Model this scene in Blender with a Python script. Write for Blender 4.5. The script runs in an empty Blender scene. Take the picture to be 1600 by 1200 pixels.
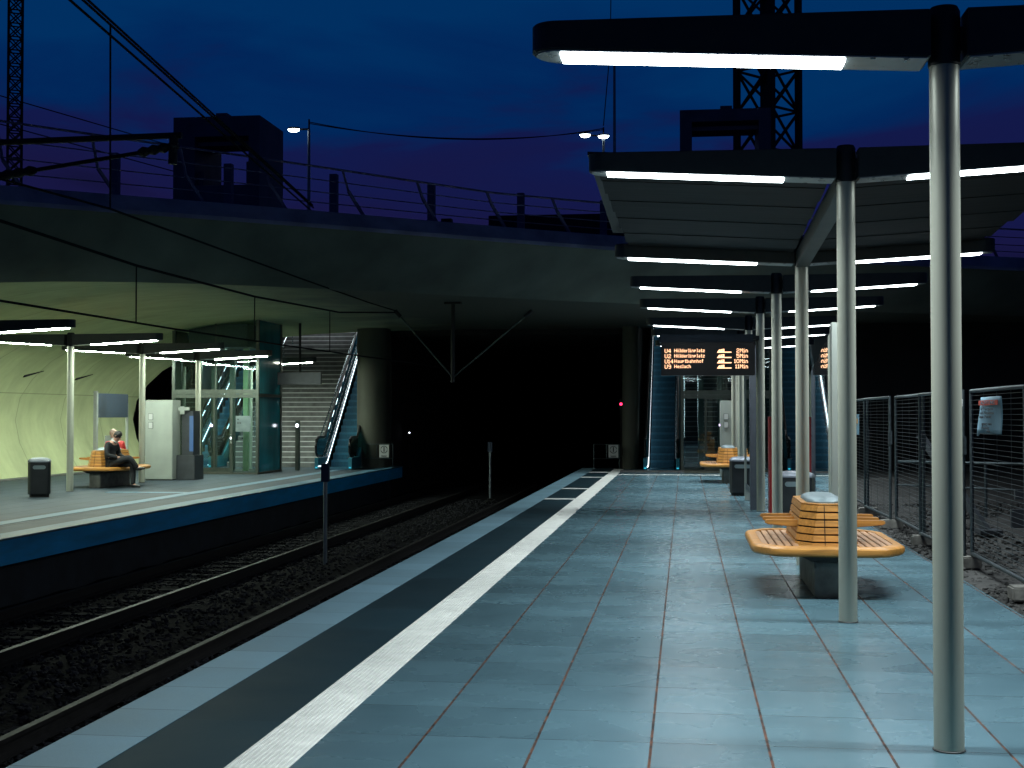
import bpy, bmesh, math, random
from mathutils import Vector, Matrix, noise
R = math.radians
random.seed(11)
S = bpy.context.scene
COL = S.collection

# ------------------------------------------------------------------ camera
cd = bpy.data.cameras.new('camera')
cam = bpy.data.objects.new('camera', cd); COL.objects.link(cam)
cam.location = (0, 0, 1.65)
cam.rotation_euler = (R(90 + 1.309), 0, R(7.3245))
cd.sensor_width = 36; cd.lens = 47.25; cd.clip_end = 2000; cd.clip_start = 0.05
S.camera = cam

# ------------------------------------------------------------------ world: late dusk sky with cloud patches
W = bpy.data.worlds.new('World'); S.world = W; W.use_nodes = True
nt = W.node_tree; nt.nodes.clear()
def wn(t, **k):
    n = nt.nodes.new(t)
    for a, b in k.items(): setattr(n, a, b)
    return n
tc = wn('ShaderNodeTexCoord'); sep = wn('ShaderNodeSeparateXYZ'); nt.links.new(tc.outputs['Generated'], sep.inputs[0])
mp = wn('ShaderNodeMapping'); mp.inputs['Scale'].default_value = (1.6, 1.6, 6.5); mp.inputs['Location'].default_value = (3.1, .4, .3)
nt.links.new(tc.outputs['Generated'], mp.inputs[0])
nz = wn('ShaderNodeTexNoise'); nz.inputs['Scale'].default_value = 2.0; nz.inputs['Detail'].default_value = 6; nz.inputs['Distortion'].default_value = .5
nt.links.new(mp.outputs[0], nz.inputs['Vector'])
ma = wn('ShaderNodeMath', operation='MULTIPLY_ADD'); ma.inputs[1].default_value = 2.6; ma.inputs[2].default_value = -.33
nt.links.new(sep.outputs['Z'], ma.inputs[0])
ms = wn('ShaderNodeMath', operation='MULTIPLY_ADD'); ms.inputs[1].default_value = .66
nt.links.new(nz.outputs['Fac'], ms.inputs[0]); nt.links.new(ma.outputs[0], ms.inputs[2])
rp = wn('ShaderNodeValToRGB'); e = rp.color_ramp.elements
e[0].position = .16; e[0].color = (.0030, .0036, .0095, 1)      # built-up horizon
e[1].position = 1.0; e[1].color = (.0022, .0040, .018, 1)      # darker overhead
x = e.new(.33); x.color = (.0092, .0088, .058, 1)
x = e.new(.50); x.color = (.0065, .0108, .075, 1)
x = e.new(.56); x.color = (.0006, .0215, .110, 1)
x = e.new(.65); x.color = (.0003, .0320, .133, 1)
x = e.new(.84); x.color = (.0003, .0310, .128, 1)
x = e.new(.94); x.color = (.0008, .0140, .065, 1)
nt.links.new(ms.outputs[0], rp.inputs[0])
bg = wn('ShaderNodeBackground'); bg.inputs['Strength'].default_value = .9
nt.links.new(rp.outputs[0], bg.inputs['Color'])
wo = wn('ShaderNodeOutputWorld'); nt.links.new(bg.outputs[0], wo.inputs[0])

S.view_settings.view_transform = 'Standard'; S.view_settings.look = 'None'
S.view_settings.exposure = 0.0; S.view_settings.gamma = 1.0
S.render.engine = 'CYCLES'
S.cycles.use_denoising = True
S.cycles.max_bounces = 8; S.cycles.transparent_max_bounces = 24
S.cycles.sample_clamp_indirect = 6.0
S.cycles.caustics_reflective = False; S.cycles.caustics_refractive = False
LAMP = 83.0          # radiance of the bare fluorescent covers
BEAM = 70.0          # watts of each louvred near platform light

# ------------------------------------------------------------------ materials
def newmat(name):
    m = bpy.data.materials.new(name); m.use_nodes = True
    return m, m.node_tree, m.node_tree.nodes['Principled BSDF']
def L(t, a, b): t.links.new(a, b)
def mat(name, col, rough=.6, metal=0., var=.12, scale=6., bump=0., bscale=40., stretch=(1, 1, 1), coat=0., spec=.5, dirt=0.):
    m, t, b = newmat(name)
    N = t.nodes
    c = N.new('ShaderNodeTexCoord'); p = N.new('ShaderNodeMapping'); p.inputs['Scale'].default_value = stretch
    L(t, c.outputs['Object'], p.inputs[0])
    n = N.new('ShaderNodeTexNoise'); n.inputs['Scale'].default_value = scale; n.inputs['Detail'].default_value = 6
    L(t, p.outputs[0], n.inputs['Vector'])
    r = N.new('ShaderNodeValToRGB')
    lo = tuple(max(0, v * (1 - var * 1.6)) for v in col) + (1,); hi = tuple(min(1, v * (1 + var * 1.4)) for v in col) + (1,)
    r.color_ramp.elements[0].position = .3; r.color_ramp.elements[0].color = lo
    r.color_ramp.elements[1].position = .72; r.color_ramp.elements[1].color = hi
    L(t, n.outputs['Fac'], r.inputs[0])
    out = r.outputs[0]
    if dirt:
        n2 = N.new('ShaderNodeTexNoise'); n2.inputs['Scale'].default_value = scale * .23; n2.inputs['Detail'].default_value = 8; n2.inputs['Roughness'].default_value = .65
        L(t, p.outputs[0], n2.inputs['Vector'])
        r2 = N.new('ShaderNodeValToRGB'); r2.color_ramp.elements[0].position = .35; r2.color_ramp.elements[0].color = (1 - dirt,) * 3 + (1,)
        r2.color_ramp.elements[1].position = .62; r2.color_ramp.elements[1].color = (1, 1, 1, 1)
        L(t, n2.outputs['Fac'], r2.inputs[0])
        mx = N.new('ShaderNodeMix'); mx.data_type = 'RGBA'; mx.blend_type = 'MULTIPLY'; mx.inputs[0].default_value = 1
        L(t, out, mx.inputs[6]); L(t, r2.outputs[0], mx.inputs[7]); out = mx.outputs[2]
    L(t, out, b.inputs['Base Color'])
    mr = N.new('ShaderNodeMapRange'); mr.inputs[3].default_value = max(.03, rough - .1); mr.inputs[4].default_value = min(1, rough + .1)
    L(t, n.outputs['Fac'], mr.inputs[0]); L(t, mr.outputs[0], b.inputs['Roughness'])
    b.inputs['Metallic'].default_value = metal
    b.inputs['Specular IOR Level'].default_value = spec
    b.inputs['Coat Weight'].default_value = coat
    if bump:
        n3 = N.new('ShaderNodeTexNoise'); n3.inputs['Scale'].default_value = bscale; n3.inputs['Detail'].default_value = 5
        L(t, p.outputs[0], n3.inputs['Vector'])
        bp = N.new('ShaderNodeBump'); bp.inputs['Strength'].default_value = bump; bp.inputs['Distance'].default_value = .02
        L(t, n3.outputs['Fac'], bp.inputs['Height']); L(t, bp.outputs[0], b.inputs['Normal'])
    return m
def emit(name, col, s):
    m, t, b = newmat(name)
    b.inputs['Base Color'].default_value = (.06, .06, .06, 1)
    b.inputs['Emission Color'].default_value = (*col, 1); b.inputs['Emission Strength'].default_value = s
    return m
def glassmat(name, tint, refl=1.0, rough=.02):
    m = bpy.data.materials.new(name); m.use_nodes = True; t = m.node_tree; t.nodes.clear()
    o = t.nodes.new('ShaderNodeOutputMaterial'); tr = t.nodes.new('ShaderNodeBsdfTransparent'); tr.inputs[0].default_value = (*tint, 1)
    g = t.nodes.new('ShaderNodeBsdfGlossy'); g.inputs['Roughness'].default_value = rough; g.inputs['Color'].default_value = (.95, 1, 1, 1)
    fr = t.nodes.new('ShaderNodeFresnel'); fr.inputs[0].default_value = 1.5
    mu = t.nodes.new('ShaderNodeMath'); mu.operation = 'MULTIPLY'; mu.inputs[1].default_value = refl; mu.use_clamp = True
    mx = t.nodes.new('ShaderNodeMixShader')
    L(t, fr.outputs[0], mu.inputs[0]); L(t, mu.outputs[0], mx.inputs[0]); L(t, tr.outputs[0], mx.inputs[1]); L(t, g.outputs[0], mx.inputs[2]); L(t, mx.outputs[0], o.inputs[0])
    return m
def slabmat(name, col, pw, pl, ox, oy, jw, jl, jcol, rough, tint=.10, spec=.5):
    """paving: long joints every pw m in x (width jw), cross joints every pl m in y (width jl)"""
    m, t, b = newmat(name); N = t.nodes
    def M(op, a, c=None, d=None):
        n = N.new('ShaderNodeMath'); n.operation = op
        for i, v in enumerate((a, c, d)):
            if v is None: continue
            if isinstance(v, (int, float)): n.inputs[i].default_value = v
            else: L(t, v, n.inputs[i])
        return n.outputs[0]
    tc = N.new('ShaderNodeTexCoord'); s = N.new('ShaderNodeSeparateXYZ'); L(t, tc.outputs['Object'], s.inputs[0])
    u = M('DIVIDE', M('ADD', s.outputs[0], -ox), pw); v = M('DIVIDE', M('ADD', s.outputs[1], -oy), pl)
    fu = M('FRACT', u); fv = M('FRACT', v)
    du = M('MULTIPLY', M('MINIMUM', fu, M('SUBTRACT', 1.0, fu)), pw); dv = M('MULTIPLY', M('MINIMUM', fv, M('SUBTRACT', 1.0, fv)), pl)
    n1 = N.new('ShaderNodeTexNoise'); n1.inputs['Scale'].default_value = 30; n1.inputs['Detail'].default_value = 4; L(t, tc.outputs['Object'], n1.inputs['Vector'])
    jn = M('MULTIPLY_ADD', n1.outputs['Fac'], jw * 1.0, -jw * .5)
    ju = M('LESS_THAN', M('ADD', du, jn), jw); jv = M('LESS_THAN', dv, jl)
    cv = N.new('ShaderNodeCombineXYZ'); L(t, M('FLOOR', u), cv.inputs[0]); L(t, M('FLOOR', v), cv.inputs[1])
    wnz = N.new('ShaderNodeTexWhiteNoise'); wnz.noise_dimensions = '2D'; L(t, cv.outputs[0], wnz.inputs['Vector'])
    n2 = N.new('ShaderNodeTexNoise'); n2.inputs['Scale'].default_value = 2.2; n2.inputs['Detail'].default_value = 5; n2.inputs['Roughness'].default_value = .45; L(t, tc.outputs['Object'], n2.inputs['Vector'])
    n4 = N.new('ShaderNodeTexNoise'); n4.inputs['Scale'].default_value = 160; n4.inputs['Detail'].default_value = 2; L(t, tc.outputs['Object'], n4.inputs['Vector'])
    val = M('ADD', M('ADD', M('MULTIPLY_ADD', wnz.outputs['Value'], tint * 2, 1 - tint), M('MULTIPLY_ADD', n2.outputs['Fac'], .36, -.18)), M('MULTIPLY_ADD', n4.outputs['Fac'], .3, -.15))
    mx = N.new('ShaderNodeMix'); mx.data_type = 'RGBA'; mx.blend_type = 'MULTIPLY'; mx.inputs[0].default_value = 1; mx.inputs[6].default_value = (*col, 1)
    L(t, val, mx.inputs[7])
    # darker drips and trodden patches
    n5 = N.new('ShaderNodeTexNoise'); n5.inputs['Scale'].default_value = 7; n5.inputs['Detail'].default_value = 10; n5.inputs['Roughness'].default_value = .7; L(t, tc.outputs['Object'], n5.inputs['Vector'])
    sp = M('MULTIPLY', 0.0, 0.0) if 1 else M('MULTIPLY', M('SMOOTH_MAX', M('SUBTRACT', n5.outputs['Fac'], .60), 0.0, .1), .3)
    m0 = N.new('ShaderNodeMix'); m0.data_type = 'RGBA'; L(t, sp, m0.inputs[0]); L(t, mx.outputs[2], m0.inputs[6]); m0.inputs[7].default_value = (col[0] * .35, col[1] * .35, col[2] * .35, 1)
    m1 = N.new('ShaderNodeMix'); m1.data_type = 'RGBA'; L(t, M('MULTIPLY', jv, .85), m1.inputs[0]); L(t, m0.outputs[2], m1.inputs[6]); m1.inputs[7].default_value = (.03, .04, .045, 1)
    n3 = N.new('ShaderNodeTexNoise'); n3.inputs['Scale'].default_value = 9; n3.inputs['Detail'].default_value = 5; L(t, tc.outputs['Object'], n3.inputs['Vector'])
    r3 = N.new('ShaderNodeValToRGB'); r3.color_ramp.elements[0].position = .4; r3.color_ramp.elements[0].color = (.012, .010, .010, 1); r3.color_ramp.elements[1].position = .7; r3.color_ramp.elements[1].color = (*jcol, 1)
    L(t, n3.outputs['Fac'], r3.inputs[0])
    m2 = N.new('ShaderNodeMix'); m2.data_type = 'RGBA'; L(t, ju, m2.inputs[0]); L(t, m1.outputs[2], m2.inputs[6]); L(t, r3.outputs[0], m2.inputs[7])
    L(t, m2.outputs[2], b.inputs['Base Color'])
    b.inputs['Specular IOR Level'].default_value = spec
    ro = M('ADD', M('MULTIPLY_ADD', n2.outputs['Fac'], .14, rough - .07), M('MULTIPLY', ju, .4))
    L(t, ro, b.inputs['Roughness'])
    h = M('ADD', M('MULTIPLY', M('MAXIMUM', ju, jv), -1.0), M('MULTIPLY', n4.outputs['Fac'], .12))
    bp = N.new('ShaderNodeBump'); bp.inputs['Strength'].default_value = .5; bp.inputs['Distance'].default_value = .004
    L(t, h, bp.inputs['Height']); L(t, bp.outputs[0], b.inputs['Normal'])
    return m
def concretemat(name, col, ysp=2.6):
    """board-marked concrete with casting joints every ysp metres of y"""
    m, t, b = newmat(name); N = t.nodes
    tc = N.new('ShaderNodeTexCoord'); s = N.new('ShaderNodeSeparateXYZ'); L(t, tc.outputs['Object'], s.inputs[0])
    mp = N.new('ShaderNodeMapping'); mp.inputs['Scale'].default_value = (.45, 1.3, .45); L(t, tc.outputs['Object'], mp.inputs[0])
    n1 = N.new('ShaderNodeTexNoise'); n1.inputs['Scale'].default_value = 1.6; n1.inputs['Detail'].default_value = 8; n1.inputs['Roughness'].default_value = .6; L(t, mp.outputs[0], n1.inputs['Vector'])
    n2 = N.new('ShaderNodeTexNoise'); n2.inputs['Scale'].default_value = .55; n2.inputs['Detail'].default_value = 9; n2.inputs['Roughness'].default_value = .65; L(t, tc.outputs['Object'], n2.inputs['Vector'])
    a = N.new('ShaderNodeMath'); a.operation = 'ADD'; L(t, n1.outputs['Fac'], a.inputs[0]); L(t, n2.outputs['Fac'], a.inputs[1])
    r = N.new('ShaderNodeValToRGB'); r.color_ramp.elements[0].position = .36; r.color_ramp.elements[1].position = .66
    h = N.new('ShaderNodeMath'); h.operation = 'MULTIPLY'; h.inputs[1].default_value = .5; L(t, a.outputs[0], h.inputs[0]); L(t, h.outputs[0], r.inputs[0])
    r.color_ramp.elements[0].color = (*[v * .80 for v in col], 1); r.color_ramp.elements[1].color = (*[min(1, v * 1.14) for v in col], 1)
    d = N.new('ShaderNodeMath'); d.operation = 'DIVIDE'; d.inputs[1].default_value = ysp; L(t, s.outputs[1], d.inputs[0])
    fr = N.new('ShaderNodeMath'); fr.operation = 'FRACT'; L(t, d.outputs[0], fr.inputs[0])
    lt = N.new('ShaderNodeMath'); lt.operation = 'LESS_THAN'; lt.inputs[1].default_value = .012; L(t, fr.outputs[0], lt.inputs[0])
    zc = N.new('ShaderNodeMath'); zc.operation = 'COMPARE'; zc.inputs[1].default_value = 2.22; zc.inputs[2].default_value = .012; L(t, s.outputs[2], zc.inputs[0])
    zm = N.new('ShaderNodeMath'); zm.operation = 'MAXIMUM'; L(t, lt.outputs[0], zm.inputs[0]); L(t, zc.outputs[0], zm.inputs[1])
    hm = N.new('ShaderNodeMath'); hm.operation = 'MULTIPLY'; hm.inputs[1].default_value = .5; L(t, zm.outputs[0], hm.inputs[0])
    mx = N.new('ShaderNodeMix'); mx.data_type = 'RGBA'; L(t, hm.outputs[0], mx.inputs[0]); L(t, r.outputs[0], mx.inputs[6]); mx.inputs[7].default_value = (*[v * .25 for v in col], 1)
    # shade painted into the colour: concrete darkens over the tracks, edge broken by noise
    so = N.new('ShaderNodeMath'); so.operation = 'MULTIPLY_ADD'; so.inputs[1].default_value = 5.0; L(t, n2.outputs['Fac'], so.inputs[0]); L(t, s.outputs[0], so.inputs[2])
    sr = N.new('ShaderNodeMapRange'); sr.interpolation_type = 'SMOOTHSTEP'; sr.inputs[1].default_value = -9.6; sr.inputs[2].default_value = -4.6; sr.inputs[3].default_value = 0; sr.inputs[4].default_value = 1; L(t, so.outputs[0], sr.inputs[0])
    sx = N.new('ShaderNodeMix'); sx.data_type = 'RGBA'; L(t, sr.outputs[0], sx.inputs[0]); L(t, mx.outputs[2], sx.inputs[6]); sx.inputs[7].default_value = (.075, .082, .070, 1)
    L(t, sx.outputs[2], b.inputs['Base Color']); b.inputs['Roughness'].default_value = .8
    bp = N.new('ShaderNodeBump'); bp.inputs['Strength'].default_value = .25; bp.inputs['Distance'].default_value = .02; L(t, n1.outputs['Fac'], bp.inputs['Height']); L(t, bp.outputs[0], b.inputs['Normal'])
    return m
def woodmat(name, col, axis):
    st = [14, 14, 14]; st[axis] = 1.1
    m, t, b = newmat(name); N = t.nodes
    tc = N.new('ShaderNodeTexCoord'); mp = N.new('ShaderNodeMapping'); mp.inputs['Scale'].default_value = st; L(t, tc.outputs['Object'], mp.inputs[0])
    n = N.new('ShaderNodeTexNoise'); n.inputs['Scale'].default_value = 2.5; n.inputs['Detail'].default_value = 7; n.inputs['Distortion'].default_value = .6; L(t, mp.outputs[0], n.inputs['Vector'])
    r = N.new('ShaderNodeValToRGB'); r.color_ramp.elements[0].position = .3; r.color_ramp.elements[0].color = (*[v * .6 for v in col], 1)
    r.color_ramp.elements[1].position = .7; r.color_ramp.elements[1].color = (*[min(1, v * 1.15) for v in col], 1)
    L(t, n.outputs['Fac'], r.inputs[0]); L(t, r.outputs[0], b.inputs['Base Color'])
    b.inputs['Roughness'].default_value = .42
    bp = N.new('ShaderNodeBump'); bp.inputs['Strength'].default_value = .15; bp.inputs['Distance'].default_value = .003; L(t, n.outputs['Fac'], bp.inputs['Height']); L(t, bp.outputs[0], b.inputs['Normal'])
    return m

M = {}
M['slab'] = slabmat('platform slabs', (.075, .138, .166), .579, .69, -1.33, 6.15, .007, .0036, (.13, .05, .025), .27, tint=.15, spec=.22)
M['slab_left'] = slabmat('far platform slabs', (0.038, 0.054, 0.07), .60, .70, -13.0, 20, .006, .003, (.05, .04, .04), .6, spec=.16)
M['darkband'] = slabmat('dark paving band', (0.0085, 0.03, 0.042), 5.0, 1.05, -4.0, 6.0, .001, .003, (.02, .02, .02), .55, tint=.14, spec=.18)
M['coping'] = slabmat('platform edge coping', (0.215, 0.37, 0.455), 5.0, .62, -5.0, 6.0, .001, .003, (.03, .03, .03), .5, tint=.10, spec=.3)
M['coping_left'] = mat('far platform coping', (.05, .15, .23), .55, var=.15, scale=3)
M['tactile'] = mat('ribbed tactile paving', (.86, .87, .82), .6, var=.06, scale=9, dirt=.12)
M['fascia_blue'] = mat('blue platform face', (0.004, 0.42, 0.85), .5, var=.12, scale=2.5, stretch=(1, .5, 3), dirt=.3)
M['sidewall'] = mat('platform base wall', (0.02059, 0.02647, 0.03235), .8, var=.3, scale=3, bump=.3)
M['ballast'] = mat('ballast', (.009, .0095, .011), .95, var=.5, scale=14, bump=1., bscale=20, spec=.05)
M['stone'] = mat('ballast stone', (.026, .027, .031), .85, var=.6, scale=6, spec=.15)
M['gravel'] = mat('site gravel', (0.04412, 0.04353, 0.04118), .9, var=.45, scale=5, bump=1., bscale=25, dirt=.4)
M['sleeper'] = mat('concrete sleeper', (.020, .021, .024), .9, var=.25, scale=8, spec=.1)
M['rail'] = mat('rail steel', (.018, .017, .017), .55, var=.25, scale=10, spec=.2)
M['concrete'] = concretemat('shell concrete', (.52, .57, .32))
M['fasciac'] = mat('fascia concrete', (0.165, 0.182, 0.155), .85, var=.2, scale=.8, stretch=(1, 1, .35), dirt=.25, bump=.3, bscale=3)
M['beam'] = mat('edge beam concrete', (.42, .39, .50), .8, var=.18, scale=1.5, dirt=.3)
M['deck'] = mat('bridge deck', (.05, .05, .055), .9)
M['nosing_pillar'] = mat('pillar concrete', (0.07692, 0.08077, 0.06154), .8, var=.2, scale=1.2, stretch=(1, 1, .3), dirt=.3)
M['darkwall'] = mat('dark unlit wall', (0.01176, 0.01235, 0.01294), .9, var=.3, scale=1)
M['wellwall'] = mat('stairwell plaster', (.20, .24, .26), .7, var=.1, scale=2)
M['steel'] = mat('painted column steel', (.42, .43, .355), .42, .25, var=.03, scale=3, stretch=(1, 1, .2), spec=.4)
M['steel_dark'] = mat('dark column head', (.035, .037, .036), .5, .3)
M['arm'] = mat('lamp arm paint', (0.03529, 0.04235, 0.04118), .5, .15, var=.10, scale=12)
M['plate'] = mat('lamp underside plate', (0.3111, 0.3407, 0.3407), .3, .6, var=.08, scale=14)
M['spine'] = mat('canopy spine paint', (0.07647, 0.08824, 0.08824), .5, .1, var=.1)
M['deckpost'] = mat('site post paint', (.20, .17, .27), .7)
M['lamp'] = emit('fluorescent cover', (.86, .97, 1.0), 19.0)
M['lamp_left'] = emit('fluorescent cover far platform', (.86, 1.0, .84), LAMP * 1.55)
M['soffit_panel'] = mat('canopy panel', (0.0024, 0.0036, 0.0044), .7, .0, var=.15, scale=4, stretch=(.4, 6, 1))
M['wood'] = woodmat('oiled bench timber', (0.52, 0.235, 0.05), 0)
M['wood_y'] = woodmat('oiled bench slats', (0.4444, 0.2444, 0.1259), 1)
M['black'] = mat('black gap', (.01, .01, .01), .9)
M['bench_stone'] = mat('bench pedestal concrete', (0.19, 0.185, 0.165), .8, var=.2, scale=7, dirt=.3, bump=.2)
M['lid'] = mat('metal lid', (0.2, 0.2588, 0.2765), .5, .4, var=.08)
M['bin'] = mat('bin anthracite', (0.01294, 0.01529, 0.01765), .45, .2, var=.15)
M['binslot'] = mat('bin slot plate', (0.2353, 0.2941, 0.3059), .35, .7)
M['red'] = mat('red panel paint', (0.2471, 0.01059, 0.01176), .4, var=.08)
M['grey'] = mat('grey panel', (0.1529, 0.1706, 0.2), .42, .4, var=.08)
M['white'] = mat('white cabinet enamel', (0.34, 0.37, 0.335), .42, var=.04, scale=3, dirt=.12)
M['paper'] = mat('paper', (0.4706, 0.4824, 0.4706), .7, var=.03)
M['bluepaper'] = mat('blue poster', (0.09412, 0.1882, 0.2471), .7, var=.08)
M['redprint'] = mat('red print', (0.3824, 0.04118, 0.01765), .7)
M['ink'] = mat('black print', (.02, .02, .025), .7)
M['darkgrey'] = mat('dark grey cabinet', (.055, .062, .070), .45, .3)
M['navy'] = mat('navy panel', (.03, .05, .085), .45)
M['bluescreen'] = emit('blue machine front', (.0, .13, .40), .6)
M['glass'] = glassmat('clear glass', (.80, .92, .92), 1.0)
M['teal_glass'] = glassmat('teal glass', (.35, .72, .78), 1.4)
M['dark_glass'] = glassmat('dark glass', (.42, .52, .50), 1.6)
M['mirror_glass'] = glassmat('screen glass', (.62, .72, .72), 2.2, .018)
M['frame'] = mat('lift frame steel', (.085, .10, .085), .4, .6, var=.1)
M['lime'] = mat('pale green lift rail', (.42, .55, .30), .5, var=.08)
M['tealpanel'] = mat('teal side panel', (.02, .20, .28), .4, .1, var=.12, scale=2)
M['escstep'] = mat('escalator step', (0.018, 0.13, 0.21), .45, .2, var=.15, scale=6, stretch=(8, 1, 1))
M['escedge'] = mat('escalator step edge', (0.024, 0.18, 0.28), .4, var=.1)
M['teal_side'] = mat('teal tinted lift glass', (.015, .23, .28), .12, var=.25, scale=1.2, stretch=(1, 1, .3))
M['handrail'] = mat('black handrail rubber', (.012, .012, .014), .35)
M['inox'] = mat('brushed steel', (.60, .64, .66), .25, .95, var=.06, scale=30)
M['led'] = emit('white led strip', (.80, .94, 1.0), 4)
M['led_cyan'] = emit('cyan comb light', (.05, .75, 1.0), .9)
M['stair'] = mat('stair stone', (.12, .12, .12), .6, var=.2, scale=5)
M['nosing'] = mat('stair nosing', (.50, .50, .50), .45, .2, var=.08)
M['housing'] = mat('display housing', (0.01176, 0.02941, 0.04706), .4, .3)
M['display'] = mat('display face', (.006, .006, .007), .35)
M['amber'] = emit('amber led', (1.0, .53, .29), 2.6)
M['fence'] = mat('galvanised tube', (0.08824, 0.1118, 0.1206), .4, .8, var=.15, scale=20)
M['wire'] = mat('fence wire', (0.08824, 0.1059, 0.1118), .45, .7)
M['crane'] = mat('crane steel', (.03, .027, .035), .7, .2)
M['mast'] = mat('dark mast steel', (.025, .025, .024), .6, .3)
M['cable'] = mat('cable', (.016, .016, .018), .9, spec=.05)
M['streetlamp'] = mat('street lamp steel', (.25, .30, .32), .4, .5)
M['lamphead'] = emit('street lamp lens', (.85, .97, 1), 18)
M['head'] = mat('lift head cladding', (.16, .14, .20), .7, var=.15, scale=1.5)
M['skin'] = mat('skin', (.52, .27, .20), .55, var=.06)
M['hair'] = mat('dark hair', (.012, .010, .010), .5)
M['suit'] = mat('black suit', (.010, .011, .014), .8, var=.2, scale=30)
M['collar'] = mat('white collar', (.65, .70, .72), .7)
M['shoe'] = mat('black shoe leather', (.012, .012, .013), .3)
M['redcoat'] = mat('red coat', (.50, .03, .03), .7)
M['fairhair'] = mat('fair hair', (.45, .30, .24), .6)
M['reddot'] = emit('red signal', (1, .02, .08), 6)
M['violet'] = emit('lit call button', (.75, .55, 1.0), 8)
M['wdot'] = emit('small white light', (.8, .9, 1), 7)

# ------------------------------------------------------------------ mesh helpers
class MB:
    def __init__(s): s.v = []; s.f = []
    def add(s, vs, fs):
        o = len(s.v); s.v += [tuple(v) for v in vs]; s.f += [tuple(i + o for i in f) for f in fs]; return s
    def box(s, x0, x1, y0, y1, z0, z1):
        return s.add([(x0, y0, z0), (x1, y0, z0), (x1, y1, z0), (x0, y1, z0), (x0, y0, z1), (x1, y0, z1), (x1, y1, z1), (x0, y1, z1)],
                     [(0, 3, 2, 1), (4, 5, 6, 7), (0, 1, 5, 4), (1, 2, 6, 5), (2, 3, 7, 6), (3, 0, 4, 7)])
    def loft(s, rings, cap=True):
        n = len(rings[0]); vs = [p for r in rings for p in r]; fs = []
        for k in range(len(rings) - 1):
            for i in range(n):
                j = (i + 1) % n; fs.append((k * n + i, k * n + j, (k + 1) * n + j, (k + 1) * n + i))
        if cap:
            fs.append(tuple(range(n - 1, -1, -1))); fs.append(tuple((len(rings) - 1) * n + i for i in range(n)))
        return s.add(vs, fs)
    def prism(s, poly, z0, z1, poly1=None):
        p1 = poly1 or poly
        return s.loft([[(x, y, z0) for x, y in poly], [(x, y, z1) for x, y in p1]])
    def tube(s, pts, r, n=10):
        pts = [Vector(p) for p in pts]; rings = []
        rr = r if isinstance(r, (list, tuple)) else [r] * len(pts)
        for i, p in enumerate(pts):
            d = (pts[min(i + 1, len(pts) - 1)] - pts[max(i - 1, 0)]).normalized()
            a = d.cross(Vector((0, 0, 1)) if abs(d.z) < .9 else Vector((1, 0, 0))).normalized(); b = a.cross(d)
            rings.append([p + (a * math.cos(2 * math.pi * k / n) + b * math.sin(2 * math.pi * k / n)) * rr[i] for k in range(n)])
        return s.loft(rings)
    def beam(s, p, q, w, h):
        p = Vector(p); q = Vector(q); d = (q - p).normalized()
        a = d.cross(Vector((0, 0, 1)) if abs(d.z) < .95 else Vector((0, 1, 0))).normalized(); b = a.cross(d)
        return s.loft([[c + a * (w / 2 * i) + b * (h / 2 * j) for i, j in ((-1, -1), (1, -1), (1, 1), (-1, 1))] for c in (p, q)])
    def lathe(s, c, prof, n=24):
        return s.loft([[(c[0] + r * math.cos(2 * math.pi * k / n), c[1] + r * math.sin(2 * math.pi * k / n), c[2] + z) for k in range(n)] for r, z in prof])
    def disc(s, c, r, ax='y', n=16, t=.004):
        rings = []
        for o in (0, t):
            if ax == 'y': rings.append([(c[0] + r * math.cos(2 * math.pi * k / n), c[1] + o, c[2] + r * math.sin(2 * math.pi * k / n)) for k in range(n)])
            else: rings.append([(c[0] + o, c[1] + r * math.cos(2 * math.pi * k / n), c[2] + r * math.sin(2 * math.pi * k / n)) for k in range(n)])
        return s.loft(rings)
    def build(s, name, m, parent=None, smooth=False, bevel=0.):
        me = bpy.data.meshes.new(name); me.from_pydata(s.v, [], s.f); me.validate()
        bm = bmesh.new(); bm.from_mesh(me); bmesh.ops.recalc_face_normals(bm, faces=bm.faces)
        if bevel: bmesh.ops.bevel(bm, geom=[e for e in bm.edges if len(e.link_faces) == 2 and e.calc_face_angle(0) > .5], offset=bevel, segments=2, affect='EDGES')
        if smooth:
            for f in bm.faces: f.smooth = True
            for e in bm.edges:
                if len(e.link_faces) == 2 and e.calc_face_angle(0) > R(38): e.smooth = False
        bm.to_mesh(me); bm.free()
        me.materials.append(M[m] if isinstance(m, str) else m)
        o = bpy.data.objects.new(name, me); COL.objects.link(o)
        if parent: o.parent = parent
        return o
def tag(o, label, cat, group=None):
    o['label'] = label; o['category'] = cat
    if group: o['group'] = group
    return o
def thing(name, label, cat, loc=(0, 0, 0), rz=0, group=None):
    o = bpy.data.objects.new(name, None); COL.objects.link(o); o.empty_display_size = .2
    o.location = loc; o.rotation_euler = (0, 0, rz)
    return tag(o, label, cat, group)
def struct(o, kind='structure'): o['kind'] = kind; return o
def kids(o): return [c for c in COL.objects if c.parent == o]
def dup(o, parent=None, loc=None, rz=None, label=None):
    c = o.copy(); COL.objects.link(c); c.parent = parent
    if loc is not None: c.location = loc
    if rz is not None: c.rotation_euler = (0, 0, rz)
    if label: c['label'] = label
    for k in kids(o): dup(k, c)
    return c
def grid(xs, fn):
    """rows of points -> quad sheet"""
    m = MB(); rows = [fn(x) for x in xs]; n = len(rows[0])
    m.add([p for r in rows for p in r], [(i * n + j, i * n + j + 1, (i + 1) * n + j + 1, (i + 1) * n + j) for i in range(len(rows) - 1) for j in range(n - 1)])
    return m
def arc(cx, cy, r, a0, a1, n): return [(cx + r * math.cos(R(a0 + (a1 - a0) * k / n)), cy + r * math.sin(R(a0 + (a1 - a0) * k / n))) for k in range(n + 1)]
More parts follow.
